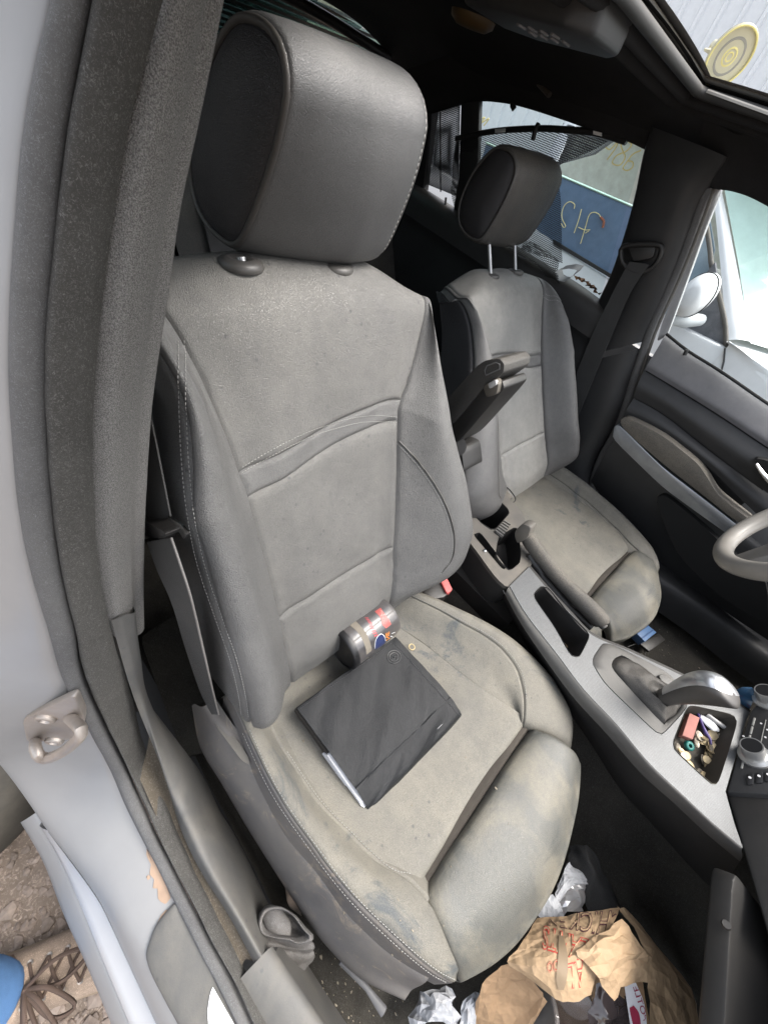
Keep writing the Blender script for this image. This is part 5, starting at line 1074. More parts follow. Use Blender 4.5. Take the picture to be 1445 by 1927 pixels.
c = P(1297, 1404, z=FLZ+.006); tag(lathe('rubber_grommet', [(.0035, .003), (.006, .0038), (.0085, .002), (.0085, -.003), (.0035, -.003), (.0035, .003)], c, A(.1, -.3, .9), mat('grommet_green', (.02, .17, .15), .5), None, n=24, base=c, cap=False), 'teal green rubber grommet beside the coins', 'grommet')
sp_ = [P(a, b, z=FLZ+.018) for a, b in ((1318, 1348), (1330, 1358), (1342, 1368), (1352, 1374))]
tag(tube('plastic_spoon', sp_, [.004, .010, .011, .004], mat('spoon_white', (.5, .51, .53), .3), None, n=12, flat=.4, base=sp_[0]), 'white plastic scoop lying across the front tray', 'scoop')
sp_ = [P(a, b, z=FLZ+.022) for a, b in ((1329, 1344), (1350, 1360), (1367, 1372))]
tag(tube('clear_stick', sp_, .0045, mat('stick_grey', (.28, .28, .28), .3), None, n=10, base=sp_[0]), 'grey translucent plastic stick at the back of the front tray', 'stick')
sp_ = [P(a, b, z=FLZ+.016) for a, b in ((1310, 1336), (1316, 1350), (1322, 1366), (1328, 1380), (1336, 1392), (1338, 1402))]
tag(tube('purple_clip', sp_, [.002, .003, .0025, .004, .003, .002], mat('clip_purple', (.05, .03, .14), .5), None, n=8, base=sp_[0]), 'dark purple plastic clip winding between the coins', 'clip')
# twine in the narrow tray behind the shifter
TW = []
for k in range(7):
    q = [P(1040+6*math.sin(k)+a, 1178+b+4*math.cos(k*2), z=.525+.004*(k % 3)) for a, b in ((0, 0), (12, 16), (22, 30), (34, 44), (44, 52), (36, 48))]
    v, f = tube_mesh(resample(q, 20), .0016, 6); TW.append((v, f))
V, F = [], []
for v, f in TW: F += [[i+len(V) for i in g] for g in f]; V += v.tolist()
tag(obj('twine', V, F, mat('twine', (.38, .27, .16), .8), None, base=P(1065, 1205, z=.525)), 'tangle of tan twine in the narrow console tray', 'twine')
# ================================================================== things on the floors
b0 = P(1210, 1190, z=.31)
BX = thing('blue_box', 'small blue plastic box on the floor before the driver seat', 'box', b0.tolist())
prism('box_lid', [P(a, b, z=.335) for a, b in ((1190, 1184), (1212, 1170), (1236, 1190), (1214, 1208))], (0, 0, -.03), mat('box_blue', (.02, .11, .28), .5, dust=.2), BX, bev=.003)
for t in (.3, .7): prism('lid_rib', [P(a, b, z=.337) for a, b in ((1190+24*t, 1184+24*t), (1212+24*t, 1170+20*t), (1214+24*t, 1172+20*t), (1192+24*t, 1186+24*t))], (0, 0, -.003), mat('box_blue_dark', (.012, .06, .17), .5) if t < .5 else MATS['box_blue_dark'], BX)
px_box('black_tray', [(1205, 1212), (1240, 1192), (1252, 1204), (1222, 1226)], .318, .01, M_BLACK, 'flat black plastic piece beside the small blue box', 'plastic piece')
wr = [[P(a, b, y=.16) for a, b in r] for r in (((1384, 1296), (1396, 1290), (1410, 1294)), ((1382, 1306), (1397, 1303), (1418, 1312)), ((1384, 1318), (1399, 1318), (1416, 1326)), ((1390, 1326), (1402, 1332), (1410, 1338)))]
v, _, _ = net(wr, 6, 6); m_ = mat('wrapper_foil', (.045, .11, .20), .3, coat=.4, scol=(.22, .012, .02), streak=(38, 1.0))
o = sheet('candy_wrapper', wob(v, .010, 40), m_, None, thick=.002, base=P(1400, 1312, y=.16)); tag(o, 'shiny red and blue candy wrapper beside the shifter knob', 'wrapper')
tube_pts = [P(a, b, z=.305) for a, b in ((1180, 1218), (1200, 1212), (1212, 1224), (1214, 1240))]
tag(tube('thin_wire', tube_pts, .0012, M_BLACK, None, n=6, smooth_n=30, base=tube_pts[0]), 'thin black wire on the driver side floor', 'wire')
# grey sock wedged between the sill and the seat
rim_px = [(485, 1735), (497, 1714), (522, 1709), (545, 1717), (567, 1742), (589, 1762), (562, 1774), (527, 1768), (497, 1760)]
rimr = resample([P(a, b, z=.435) for a, b in rim_px], 36, closed=True); rc = rimr.mean(0); tip = P(558, 1832, z=.36)
SK = thing('grey_sock', 'bunched grey wool sock wedged between the sill and passenger seat', 'sock', rc.tolist())
S = []
for s, dz, t in ((.25, -.03, 0), (.5, -.032, 0), (.72, -.022, 0), (.80, -.004, 0), (.90, .005, 0), (1.0, .002, 0), (1.05, -.008, .03), (.98, -.014, .14), (1.04, -.014, .22), (.94, -.02, .34), (.98, -.018, .42), (.82, -.02, .58), (.72, -.02, .70), (.5, -.02, .86), (.2, -.02, .98)):
    c = rc*(1-t)+tip*t; S.append(c+(rimr-rc)*s+A(0, 0, dz))
S = cr_matrix(len(S), np.linspace(0, len(S)-1, 60)) @ np.array(S).reshape(len(S), -1); S = S.reshape(60, 36, 3)
loft_closed('sock_tube', wob(S, .005, 35), mat('grey_wool', (.12, .12, .125), .95, dust=.25, grain='fuzz', gscale=500, gstr=.8, spec=.1), SK, sharp=180)
ball = P(522, 1738, z=.42); pr_ = [(.001, .014), (.008, .012), (.015, .004), (.017, -.006), (.012, -.016)]
loft_closed('sock_toe', wob(np.array([[ball+A(r*1.5*math.cos(t)+.3*r*math.sin(t), r*math.sin(t), h) for t in np.linspace(0, 2*np.pi, 24, endpoint=False)] for r, h in pr_]), .004, 50), MATS['grey_wool'], SK)
# ================================================================== paper bag with rubbish in the passenger footwell
BG = thing('paper_bag', 'open brown paper food bag with printed letters in the passenger footwell', 'paper bag', P(1100, 1880, z=.32).tolist())
M_KRAFT = mat('kraft_paper', (.44, .30, .175), .75, grain='crease', gscale=40, gstr=.35, var=.12, dust=.1); M_KRAFT_IN = mat('kraft_inner', (.34, .22, .125), .8, grain='crease', gscale=40, gstr=.35)
def crinkle(V, amp, scale, seed=0.):
    V = np.array(V); flat = V.reshape(-1, 3)
    for i, p in enumerate(flat): flat[i] = p+A(-.2, -.2, .9)*amp*(abs(mnoise.noise(Vector((p*scale+seed).tolist())))+.5*abs(mnoise.noise(Vector((p*scale*2.3+seed+7).tolist())))-.25)*1.6
    return flat.reshape(V.shape)
def facets(name, rows, m, par, jit, seed, mr=4, mc=4, base=None):
    """crumpled paper: a coarse net whose points are pushed about, kept as flat facets"""
    v, _, _ = net([[P(a, b, z=z) for a, b, z in r] for r in rows], mr, mc); r_, c_n = v.shape[:2]; rg_ = np.random.default_rng(int(seed*10)+5)
    e = (rows[0][0], ); q = v+rg_.normal(0, 1, v.shape)*jit*A(.7, .7, 1.0); F = []
    for i in range(r_-1):
        for j in range(c_n-1):
            a, b, c, d_ = i*c_n+j, i*c_n+j+1, (i+1)*c_n+j+1, (i+1)*c_n+j
            F += [(a, b, c), (a, c, d_)] if rg_.random() < .5 else [(a, b, d_), (b, c, d_)]
    return obj(name, q, F, m, par, smooth=False, base=base)
def paper(name, rows, m, w=.006, par=BG, seed=0.): return facets(name, rows, m, par, w*.26, seed, 3, 3)
fl1 = paper('printed_flap', [[(1012, 1728, .44), (1065, 1724, .45), (1115, 1716, .45), (1166, 1708, .44)], [(985, 1770, .47), (1045, 1768, .49), (1100, 1760, .50), (1150, 1752, .485)], [(952, 1812, .46), (1025, 1822, .50), (1085, 1820, .515), (1130, 1805, .51)], [(975, 1826, .455), (1045, 1880, .49), (1080, 1888, .50), (1112, 1872, .50)]], M_KRAFT, .004)
paper('folded_flap', [[(1083, 1793, .515), (1128, 1758, .51), (1170, 1727, .49)], [(1104, 1818, .522), (1150, 1785, .525), (1200, 1770, .49)], [(1126, 1845, .52), (1165, 1822, .515), (1216, 1798, .485)], [(1150, 1884, .50), (1178, 1858, .50), (1220, 1850, .47)]], M_KRAFT, .007, seed=3.)
paper('bag_side', [[(1160, 1706, .43), (1190, 1745, .45), (1216, 1798, .48), (1220, 1860, .47), (1222, 1960, .46)], [(1176, 1712, .41), (1215, 1758, .42), (1255, 1820, .44), (1270, 1890, .43), (1275, 1970, .42)], [(1190, 1726, .37), (1240, 1785, .37), (1300, 1862, .38), (1312, 1930, .38), (1318, 1990, .38)]], M_KRAFT, .005, seed=6.)
paper('bag_side', [[(1190, 1730, .36), (1240, 1788, .36), (1302, 1866, .37), (1315, 1935, .37)], [(1190, 1730, .30), (1240, 1788, .30), (1302, 1866, .30), (1315, 1935, .30)]], M_KRAFT, .003)
paper('bag_side', [[(954, 1814, .455), (985, 1835, .45), (1015, 1862, .45), (1030, 1885, .44)], [(925, 1832, .43), (955, 1860, .41), (985, 1895, .40), (1000, 1930, .40)], [(900, 1870, .40), (915, 1905, .38), (935, 1945, .36), (960, 1980, .36)], [(886, 1930, .34), (900, 1960, .33), (920, 1990, .32), (950, 2010, .32)]], M_KRAFT_IN, .006, seed=9.)
paper('bag_inside', [[(1000, 1850, .36), (1080, 1830, .34), (1200, 1810, .34)], [(1000, 1900, .33), (1090, 1890, .32), (1215, 1880, .33)], [(1000, 1990, .32), (1100, 1990, .32), (1230, 1990, .33)]], M_KRAFT_IN, .004)
FB1 = bvh_of([fl1]); M_INKD = mat('ink_maroon', (.10, .035, .045), .6); M_INKR = mat('ink_red', (.60, .06, .05), .6)
def outline_text(s, quad, ink):
    r = text_px('bag_print', s, quad, FB1, ink, BG, lift=.0008, offset=.022)
    if r: text_px('bag_print', s, quad, FB1, M_KRAFT, BG, lift=.0012, offset=-.012, bounds=r[1])
outline_text('CHICKEN', ((1178, 1712), (1026, 1724), (1032, 1744), (1162, 1768)), M_INKD)
outline_text('PLANTS', ((1124, 1774), (1022, 1742), (1020, 1788), (1100, 1812)), M_INKR)
outline_text('AL', ((1100, 1806), (1066, 1815), (1068, 1862), (1100, 1858)), M_INKR)
outline_text('DO', ((1050, 1806), (1028, 1812), (1030, 1832), (1050, 1828)), M_INKR)
sticker('grease_mark', ([(1052, 1762), (1050, 1800), (1046, 1840), (1050, 1862)], [(1060, 1765), (1068, 1800), (1066, 1840), (1060, 1862)]), mat('grease_mark', (.26, .19, .12), .6), FB1, BG, .0016)
# clear plastic cup and bag inside
M_CLEAR = mat('clear_plastic', (.62, .58, .56), .12, trans=.75, coat=.3, scol=(.5, .03, .02), streak=(30, .5))
cc0 = P(1075, 1915, z=.41); tag(lathe('plastic_cup', [(.030, -.06), (.040, .0), (.043, .002), (.043, .006), (.041, .006), (.028, -.055)], cc0, unit(A(-.2, -.5, .55)), M_CLEAR, None, n=32, base=cc0), 'clear plastic sauce cup inside the paper bag', 'cup')
cc0 = P(1015, 1925, z=.40); tag(lathe('cup_lid', [(.001, 0), (.036, .0), (.040, .003), (.042, .002), (.042, -.003)], cc0, unit(A(-.8, -.4, .1)), M_CLEAR, None, n=32, base=cc0), 'round clear plastic lid standing on edge inside the paper bag', 'lid')
v, _, _ = net([[P(a, b, z=z) for a, b, z in r] for r in (((1110, 1870, .47), (1140, 1855, .48), (1170, 1875, .46)), ((1105, 1900, .46), (1145, 1900, .475), (1180, 1880, .45)), ((1120, 1960, .45), (1150, 1950, .455), (1190, 1940, .45)))], 9, 9)
o = sheet('plastic_pouch', wob(wob(v, .014, 30), .006, 70), mat('pouch_dark', (.05, .04, .04), .12, coat=.8), None, thick=.0005, base=P(1145, 1900, z=.45)); tag(o, 'crumpled dark see-through plastic pouch in the paper bag', 'pouch')
v, _, _ = net([[P(1176, 1858, z=.485), P(1194, 1845, z=.485)], [P(1182, 1900, z=.475), P(1212, 1890, z=.475)], [P(1190, 1950, z=.465), P(1218, 1940, z=.465)]], 4, 4)
nap = sheet('printed_napkin', v, M_PAGE, None, thick=.001, base=P(1195, 1890, z=.47)); tag(nap, 'white napkin with maroon printing standing in the paper bag', 'napkin')
BASE[nap] = P(1195, 1890, z=.47)
NB_ = bvh_of([nap])
r = text_px('napkin_print', 'POTLE', ((1210, 1922), (1190, 1858), (1199, 1855), (1219, 1918)), NB_, mat('ink_wine', (.25, .02, .05), .6), nap)
sticker('napkin_emblem', ([(1184, 1897), (1186, 1910), (1192, 1935)], [(1192, 1893), (1202, 1908), (1206, 1935)]), MATS['ink_wine'], NB_, nap)
def crumple(name, rows, m, label, cat, w=.008, seed=0., base=None):
    bb = np.mean([P(a, b, z=z) for r in rows for a, b, z in r], 0); o = facets(name, rows, m, None, w*.34, seed, 3, 3, base=bb); return tag(o, label, cat)
M_PAPER = mat('white_wrapper', (.40, .41, .43), .5, var=.05, grain='crease', gscale=40, gstr=.6)
crumple('paper_wrapper', [[(1050, 1668, .40), (1068, 1625, .39), (1078, 1632, .38)], [(1045, 1690, .41), (1070, 1655, .40), (1107, 1652, .38)], [(1050, 1702, .41), (1075, 1668, .40), (1106, 1664, .38)]], M_PAPER, 'folded white paper wrapper under the edge of the passenger seat', 'wrapper', .003)
crumple('foil_wrapper', [[(1048, 1664, .385), (1075, 1660, .385), (1105, 1664, .38)], [(1046, 1690, .38), (1076, 1684, .385), (1102, 1690, .375)], [(1030, 1730, .38), (1065, 1718, .39), (1098, 1722, .375)]], mat('foil', (.55, .55, .56), .28, .6, scol=(.35, .02, .03), streak=(40, .7)), 'crumpled silver foil wrapper with red print beside the paper bag', 'wrapper', .007, 2.)
crumple('paper_wrapper', [[(1012, 1724, .40), (1030, 1690, .41), (1040, 1684, .41)], [(1030, 1738, .405), (1045, 1718, .41), (1054, 1700, .41)], [(1020, 1745, .39), (1052, 1735, .40), (1062, 1725, .40)]], M_PAPER, 'white printed wrapper between the seat edge and the paper bag', 'wrapper', .002, 4.)
v, _, _ = net([[P(a, b, z=z) for a, b, z in r] for r in [[(1070, 1600, .36), (1100, 1592, .38), (1124, 1610, .37)], [(1080, 1640, .37), (1112, 1635, .40), (1140, 1650, .36)], [(1100, 1690, .37), (1130, 1680, .39), (1165, 1690, .35)], [(1120, 1730, .36), (1160, 1720, .37), (1192, 1735, .33)]]], 9, 9)
cl_b = P(1120, 1670, z=.37); tag(sheet('black_cloth', wob(wob(v, .012, 22, 1.), .004, 60, 1.), mat('black_cloth', (.022, .022, .022), .9, grain='cloth', gscale=900, gstr=.4), None, thick=.002, base=cl_b), 'black cloth garment bunched in the footwell behind the paper bag', 'cloth')
crumple('paper_scrap', [[(798, 1862, .34), (820, 1856, .35), (850, 1870, .36)], [(782, 1890, .34), (815, 1885, .37), (862, 1895, .36)], [(770, 1940, .33), (820, 1930, .36), (868, 1950, .35)]], M_PAPER, 'crumpled white paper scrap below the front of the passenger seat', 'paper', .012, 5.)
crumple('paper_scrap', [[(868, 1895, .36), (885, 1872, .37), (902, 1870, .37)], [(866, 1925, .36), (884, 1905, .37), (898, 1890, .37)], [(862, 1970, .35), (880, 1960, .36), (895, 1950, .36)]], M_PAPER, 'folded white paper between the seat front and the brown bag', 'paper', .004, 6.)
px_box('dark_card', [(815, 1870), (850, 1872), (862, 1905), (840, 1915), (822, 1900)], .338, .003, mat('card_dark', (.07, .065, .06), .6), 'dark grey card lying under the crumpled white paper', 'card')
# ================================================================== outside: ground, neighbour car, shed, visitor's boot
gs = 60
M_DIRT = mat('dirt_ground', (.16, .128, .105), .95, dust=.5, dcol=(.27, .22, .18), dscale=6, grain='fuzz', gscale=60, gstr=.9, var=.3, spec=.1)
gnd = obj('ground', [A(-gs, -gs, 0), A(gs, -gs, 0), A(gs, gs, 0), A(-gs, gs, 0)], [(0, 1, 2, 3)], M_DIRT, smooth=False); gnd['kind'] = 'structure'
V, F = [], []
ico = bmesh.new(); bmesh.ops.create_icosphere(ico, subdivisions=1, radius=1); iv = np.array([v.co[:] for v in ico.verts]); ico.verts.index_update(); ifc = [[v.index for v in f.verts] for f in ico.faces]; ico.free()
for i in range(7000):
    x, y = RNG.uniform(-.9, .8), RNG.uniform(-1.75, -.86); s = RNG.choice([.003, .005, .008, .013, .020], p=[.36, .34, .22, .07, .01])
    q = iv*(1+RNG.uniform(-.35, .35, iv.shape))*s*A(1, 1, .6)*RNG.uniform(.7, 1.3, 3); F += [[len(V)+k for k in f] for f in ifc]; V += (q+A(x, y, s*.25)).tolist()
grv = obj('gravel', V, F, mat('gravel', (.24, .195, .165), .9, var=.5), smooth=False); grv['kind'] = 'stuff'; grv['label'] = 'loose brown gravel and soil beside the car'
# ---------------------------------------------------------------- the photographer's leg
fa = P(20, 1868, z=.13); fd = unit((P(190, 1800, z=.05)-P(20, 1868, z=.05))*A(1, 1, 0)); fs = A(-fd[1], fd[0], 0)
PS = thing('person', 'person in blue jeans and a tan lace-up boot standing beside the sill', 'person', (fa*A(1, 1, 0)).tolist())
M_BOOT = mat('boot_suede', (.27, .20, .15), .85, dust=.4, dcol=(.36, .295, .235), grain='fuzz', gscale=300, gstr=.5, dscale=12); M_LACE = mat('boot_lace', (.07, .045, .033), .85, grain='weave', gscale=500); M_DENIM = mat('blue_denim', (.07, .17, .36), .85, grain='weave', gscale=420, gstr=.6)
st_ = [(-.13, .036, .020, .09), (-.115, .042, .050, .10), (-.07, .046, .075, .115), (-.02, .046, .085, .125), (.03, .048, .070, .10), (.08, .052, .050, .075), (.13, .054, .040, .062), (.165, .046, .034, .054), (.185, .030, .024, .045), (.192, .008, .010, .03)]
an = np.linspace(0, 2*np.pi, 28, endpoint=False); S = []
for t, w, h, top_ in st_:
    c = fa*A(1, 1, 0)+fd*t; S.append([c+fs*(w*np.sign(math.cos(a))*abs(math.cos(a))**.8)+A(0, 0, max(.004, top_*.5+top_*.5*np.sign(math.sin(a))*abs(math.sin(a))**.85)) for a in an])
S = np.array(S); S = (cr_matrix(len(S), np.linspace(0, len(S)-1, 40)) @ S.reshape(len(S), -1)).reshape(40, 28, 3); S[..., 2] = np.maximum(S[..., 2], .022)
boot = loft_closed('boot', wob(S, .0025, 25), M_BOOT, PS, sharp=180)
so = S[:, [0, 14]]; rim_ = np.vstack([S[:, 0]*A(1, 1, 0), (S[:, 14]*A(1, 1, 0))[::-1]]); cen = rim_.mean(0)
loft_closed('boot_sole', [cen+(rim_-cen)*1.03+A(0, 0, .002), cen+(rim_-cen)*1.05+A(0, 0, .012), cen+(rim_-cen)*1.04+A(0, 0, .026), cen+(rim_-cen)*.9+A(0, 0, .03)], mat('boot_rubber', (.22, .16, .11), .8, dust=.4), boot)
col_ = [fa*A(1, 1, 0)+fd*-.035+A(.046*math.cos(a), .046*math.sin(a), .150) for a in an]
loft_closed('boot_collar', wob(np.array([np.array(col_)*A(1, 1, 0)+A(0, 0, .08), np.array(col_)+A(0, 0, -.01), np.array(col_)+A(0, 0, .012), (np.array(col_)-fa*A(1, 1, 0))*.8*A(1, 1, 0)+fa*A(1, 1, 0)+A(0, 0, .15)]), .003, 30), M_BOOT, boot, sharp=180)
BT = bvh_of([boot])
def on_boot(t, s, lift): # point on the boot's top at t along, s across
    c = fa*A(1, 1, 0)+fd*t+fs*s; h = BT.ray_cast(Vector((c[0], c[1], .5)), Vector((0, 0, -1)))
    return np.array(h[0])+A(0, 0, lift) if h[0] is not None else c+A(0, 0, .09)
for k in range(5):
    t = .012+.024*k
    for sg in (-1, 1):
        e = on_boot(t, sg*.026, .001); lathe('eyelet', [(.002, .0), (.0042, .0015), (.0052, 0)], e, unit(A(0, 0, 1)+fs*sg*.6), M_METAL, boot, n=14)
    tube('lace', [on_boot(t, -.026, .003), on_boot(t+.012, 0, .006), on_boot(t+.024, .026, .003)], .0026, M_LACE, boot, n=6, smooth_n=14)
    tube('lace', [on_boot(t, .026, .003), on_boot(t+.012, 0, .009), on_boot(t+.024, -.026, .003)], .0026, M_LACE, boot, n=6, smooth_n=14)
kn0 = on_boot(.015, -.005, .012)
for k, (a, b) in enumerate(((.075, -.045), (.06, -.075), (.09, .02), (.02, -.085))):
    q = fd*a+fs*b; tube('lace_bow', [kn0, kn0+q*.5+A(0, 0, .012)+fs*.015, kn0+q+A(0, 0, -.012), kn0+q*.6+A(0, 0, -.002)-fs*.02, kn0+A(0, 0, .002)], .0034, M_LACE, boot, n=6, smooth_n=30)
lg = [(.0, .055, .12), (-.004, .062, .16), (-.012, .066, .26), (-.03, .072, .40), (-.06, .08, .52)]
S = [[fa*A(1, 1, 0)+fd*(-.045+t)-fs*.0+A(r*math.cos(a), r*1.05*math.sin(a), z+.006*math.sin(3*a)) for a in an] for t, r, z in lg]
S = [np.array(S[0])*A(1, 1, 1)+(np.mean(S[0], 0)-np.array(S[0]))*.12+A(0, 0, .02)]+S
S = np.array(S); S = (cr_matrix(len(S), np.linspace(0, len(S)-1, 30)) @ S.reshape(len(S), -1)).reshape(30, 28, 3)
loft_closed('jeans_leg', wob(S, .005, 18), M_DENIM, PS, sharp=180)
# ---------------------------------------------------------------- a wheel lying on the ground behind the door opening
wc_ = P(-35, 1470, z=.12)*A(1, 1, 0)+A(-.16, -.10, 0)
LW = thing('loose_wheel', 'black tyre with grey rim lying on the ground at the left edge', 'wheel', wc_.tolist())
lathe('tyre', [(.20, .03), (.235, .0), (.29, .02), (.305, .07), (.305, .13), (.29, .18), (.235, .20), (.205, .19), (.20, .10)], wc_, A(0, 0, 1), mat('tyre_rubber', (.022, .021, .02), .8, dust=.3, up=.5), LW, n=64, cap=False)
lathe('rim', [(.203, .18), (.197, .185), (.185, .15), (.18, .06), (.05, .04), (.0001, .04)], wc_, A(0, 0, 1), mat('rim_grey', (.22, .21, .2), .45, .6, dust=.3), LW, n=48)
for k in range(5):
    a = k*2*math.pi/5+.5; d_ = A(math.cos(a), math.sin(a), 0); s_ = A(-d_[1], d_[0], 0)
    prism('spoke', [wc_+d_*.04+s_*.03+A(0, 0, .16), wc_+d_*.19+s_*.018+A(0, 0, .165), wc_+d_*.19-s_*.018+A(0, 0, .165), wc_+d_*.04-s_*.03+A(0, 0, .16)], (0, 0, -.05), MATS['rim_grey'], LW, bev=.006)
# ---------------------------------------------------------------- suction cup at the sunroof edge
SU = thing('suction_cup', 'yellowed round suction cup standing at the edge of the open sunroof', 'suction cup', P(1345, 140, y=.42).tolist())
sc_ = P(1370, 104, y=.43); sax = unit(unit(CAM_C-sc_)*.80+unit(A(-.9, -.1, .25))*-.55)
M_CUP = mat('cup_yellowed', (.62, .58, .40), .3, trans=.35, coat=.3, var=.08)
cR_ = .038
lathe('cup_disc', [(cR_*1.0, .006), (cR_*.97, .009), (cR_*.90, .006), (cR_*.6, .001), (cR_*.52, -.002), (cR_*.5, .001), (cR_*.30, .001), (cR_*.27, .004), (cR_*.12, .003), (.0001, .004)], sc_, sax, M_CUP, SU, n=48)
lathe('cup_back', [(cR_*1.0, .005), (cR_*.7, -.004), (cR_*.35, -.012), (cR_*.2, -.02)], sc_, sax, mat('cup_back', (.5, .47, .36), .4, trans=.2), SU, n=40, cap=False)
lathe('cup_ring', [(cR_*.31, .0015), (cR_*.31, .004), (cR_*.25, .0045), (cR_*.25, .0015)], sc_+sax*.002, sax, mat('cup_ring', (.66, .58, .22), .4), SU, n=32)
for rr_, hh_, mm_ in ((.93, .0085, 'cup_ring'), (.56, .0035, 'cup_grey'), (.14, .005, 'cup_ring')):
    if mm_ not in MATS: mat(mm_, (.25, .24, .2), .4)
    tube('cup_groove', [sc_+sax*hh_+cR_*rr_*(math.cos(t)*unit(np.cross(sax, [0, 0, 1]))+math.sin(t)*np.cross(sax, unit(np.cross(sax, [0, 0, 1])))) for t in np.linspace(0, 2*np.pi, 40, endpoint=False)], .0016 if rr_ != .56 else .0032, MATS[mm_], SU, closed=True, n=6)
tube('cup_stem', [sc_-sax*.012, sc_-sax*.045+A(-.01, 0, .0)], [.012, .008], M_CUP, SU, n=14)
tube('cup_tab', [P(1326, 92, y=.44), P(1338, 96, y=.44), P(1350, 102, y=.44)], [.004, .008, .008], M_CUP, SU, n=8, flat=.5)
prism('cup_mount', [P(1322, 120, y=.45), P(1334, 106, y=.45), P(1345, 130, y=.45), P(1350, 158, y=.45), P(1325, 152, y=.45)], (0, .02, 0), M_BLACK, SU, bev=.003)
# ---------------------------------------------------------------- white car parked alongside
NC = thing('parked_car', 'dirty white car parked alongside, its window marked in yellow paint', 'car', (.0, 1.7, 0))
M_WHITE = mat('white_paint', (.66, .67, .68), .35, coat=.4, var=.04, dust=.25, dcol=(.55, .53, .5)); M_SKYBLUE = mat('white_paint_sky_tint', (.42, .52, .66), .3, coat=.4, var=.05)  # the blue one is white door paint with reflected sky put into its colour
Y0 = 1.22
def YP(px, py, y=Y0): return P(px, py, y=y)
bz = [YP(1054, 462), YP(1144, 521)]
prism('door_skin', [A(-1.9, Y0, .25), A(1.6, Y0, .25), A(1.6, Y0, .86), YP(1365, 655), YP(1262, 606), YP(1144, 523), YP(1054, 466), A(-1.9, Y0, 1.03)], (0, .06, 0), M_WHITE, NC, bev=.01)
gq = [YP(1051, 329, 1.25), YP(1260, 418, 1.25), YP(1210, 566, 1.25), YP(1054, 462, 1.25), YP(890, 350, 1.25), YP(915, 270, 1.25)]
M_BGLASS = mat('dusty_blue_glass', (.085, .135, .215), .35, dust=.3, dcol=(.22, .30, .42), dscale=22, coat=.5)
lg_ = prism('lowered_window', gq, (0, .006, 0), M_BGLASS, NC)
tube('glass_edge', [YP(915, 268, 1.248), YP(1051, 328, 1.248), YP(1260, 417, 1.248)], .004, mat('glass_edge_green', (.45, .62, .52), .3), NC, n=6)
prism('window_weatherstrip', [YP(1040, 450, 1.215), YP(1160, 522, 1.215), YP(1160, 530, 1.215), YP(1040, 458, 1.215)], (0, .01, 0), M_BLACK, NC)
prism('side_window', [A(-1.6, 2.45, 1.0), A(.6, 2.45, 1.0), A(.4, 2.25, 1.46), A(-1.4, 2.25, 1.46)], (0, .02, 0), mat('pale_green_glass', (.62, .70, .67), .3, var=.12, coat=.4), NC)
prism('body_side', [A(-1.9, 2.5, .3), A(1.6, 2.5, .3), A(1.6, 2.5, 1.0), A(-1.9, 2.5, 1.0)], (0, .05, 0), M_WHITE, NC)
prism('centre_pillar', [YP(1068, 215, 1.42), YP(1090, 222, 1.42), YP(1040, 318, 1.28), YP(1018, 310, 1.28)], (0, .05, 0), mat('pillar_grey', (.42, .42, .45), .5), NC, bev=.006)
prism('car_roof', [A(-1.5, 1.46, 1.42), A(.2, 1.46, 1.43), A(.2, 2.25, 1.45), A(-1.5, 2.25, 1.44)], (0, 0, .03), M_WHITE, NC, bev=.01)
prism('window_mesh_blind', [YP(1060, 230, 1.40), YP(1160, 262, 1.38), YP(1120, 290, 1.33), YP(1040, 312, 1.30)], (0, .002, 0), mesh_mat('neighbour_mesh', (.03, .03, .03), .36), NC)
# front part seen through the driver's window
Y1 = 1.26
prism('window_sail', [YP(1319, 526, Y1), YP(1345, 493, Y1), YP(1366, 660, Y1), YP(1290, 617, Y1)], (0, .02, 0), mat('sail_black', (.03, .032, .04), .5, dust=.4, dscale=30, dcol=(.3, .3, .32)), NC)
prism('side_window', [YP(1334, 400, 1.36), YP(1345, 470, 1.32), YP(1336, 510, 1.29), YP(1290, 616, 1.27), YP(1240, 590, 1.27), YP(1290, 440, 1.36)], (0, .008, 0), mat('grey_blue_glass', (.20, .27, .32), .15, coat=.6), NC)
tube('window_frame', [YP(1328, 415, 1.33), YP(1336, 470, 1.30), YP(1340, 505, 1.28), YP(1363, 600, 1.255), YP(1366, 655, 1.245)], .008, M_BLACK_DUSTY, NC, n=8, smooth_n=20)
ap0 = [YP(1330, 330, 1.44), YP(1343, 376, 1.42), YP(1363, 583, 1.28), YP(1368, 640, 1.25)]; ap1 = [YP(1345, 320, 1.47), YP(1360, 373, 1.45), YP(1386, 506, 1.36), YP(1410, 642, 1.28)]
v, _, _ = net(loft_ctrl([ap0, [(a+b)/2+A(0, -.01, .006) for a, b in zip(ap0, ap1)], ap1, [p+A(.01, .03, -.01) for p in ap1]], 10), 3, 5); sheet('front_pillar', v, M_WHITE, NC)
ws = [YP(1360, 340, 1.5), YP(1390, 500, 1.38), YP(1412, 645, 1.30), A(.75, 1.9, .98), A(.1, 1.9, 1.42)]
obj('windscreen', ws, [(0, 1, 2, 3, 4)], mat('windscreen_green', (.45, .60, .54), .12, coat=.6, var=.06), NC, smooth=False)
hd0 = [YP(1366, 656, 1.22), YP(1410, 700, 1.22), YP(1500, 770, 1.22), A(1.5, 1.24, .78)]; hd1 = [YP(1370, 640, 1.27), YP(1420, 660, 1.30), YP(1520, 720, 1.32), A(1.5, 1.4, .88)]
v, _, _ = net(loft_ctrl([[p+A(0, .0, -.3) for p in hd0], hd0, hd1, [p+A(.0, .7, .02) for p in hd1]], 10), 3, 5); sheet('front_wing', v, M_WHITE, NC)
tube('panel_gap', [YP(1364, 655, 1.215), YP(1362, 680, 1.214), YP(1356, 704, 1.214)], .003, M_BLACK, NC, n=6)
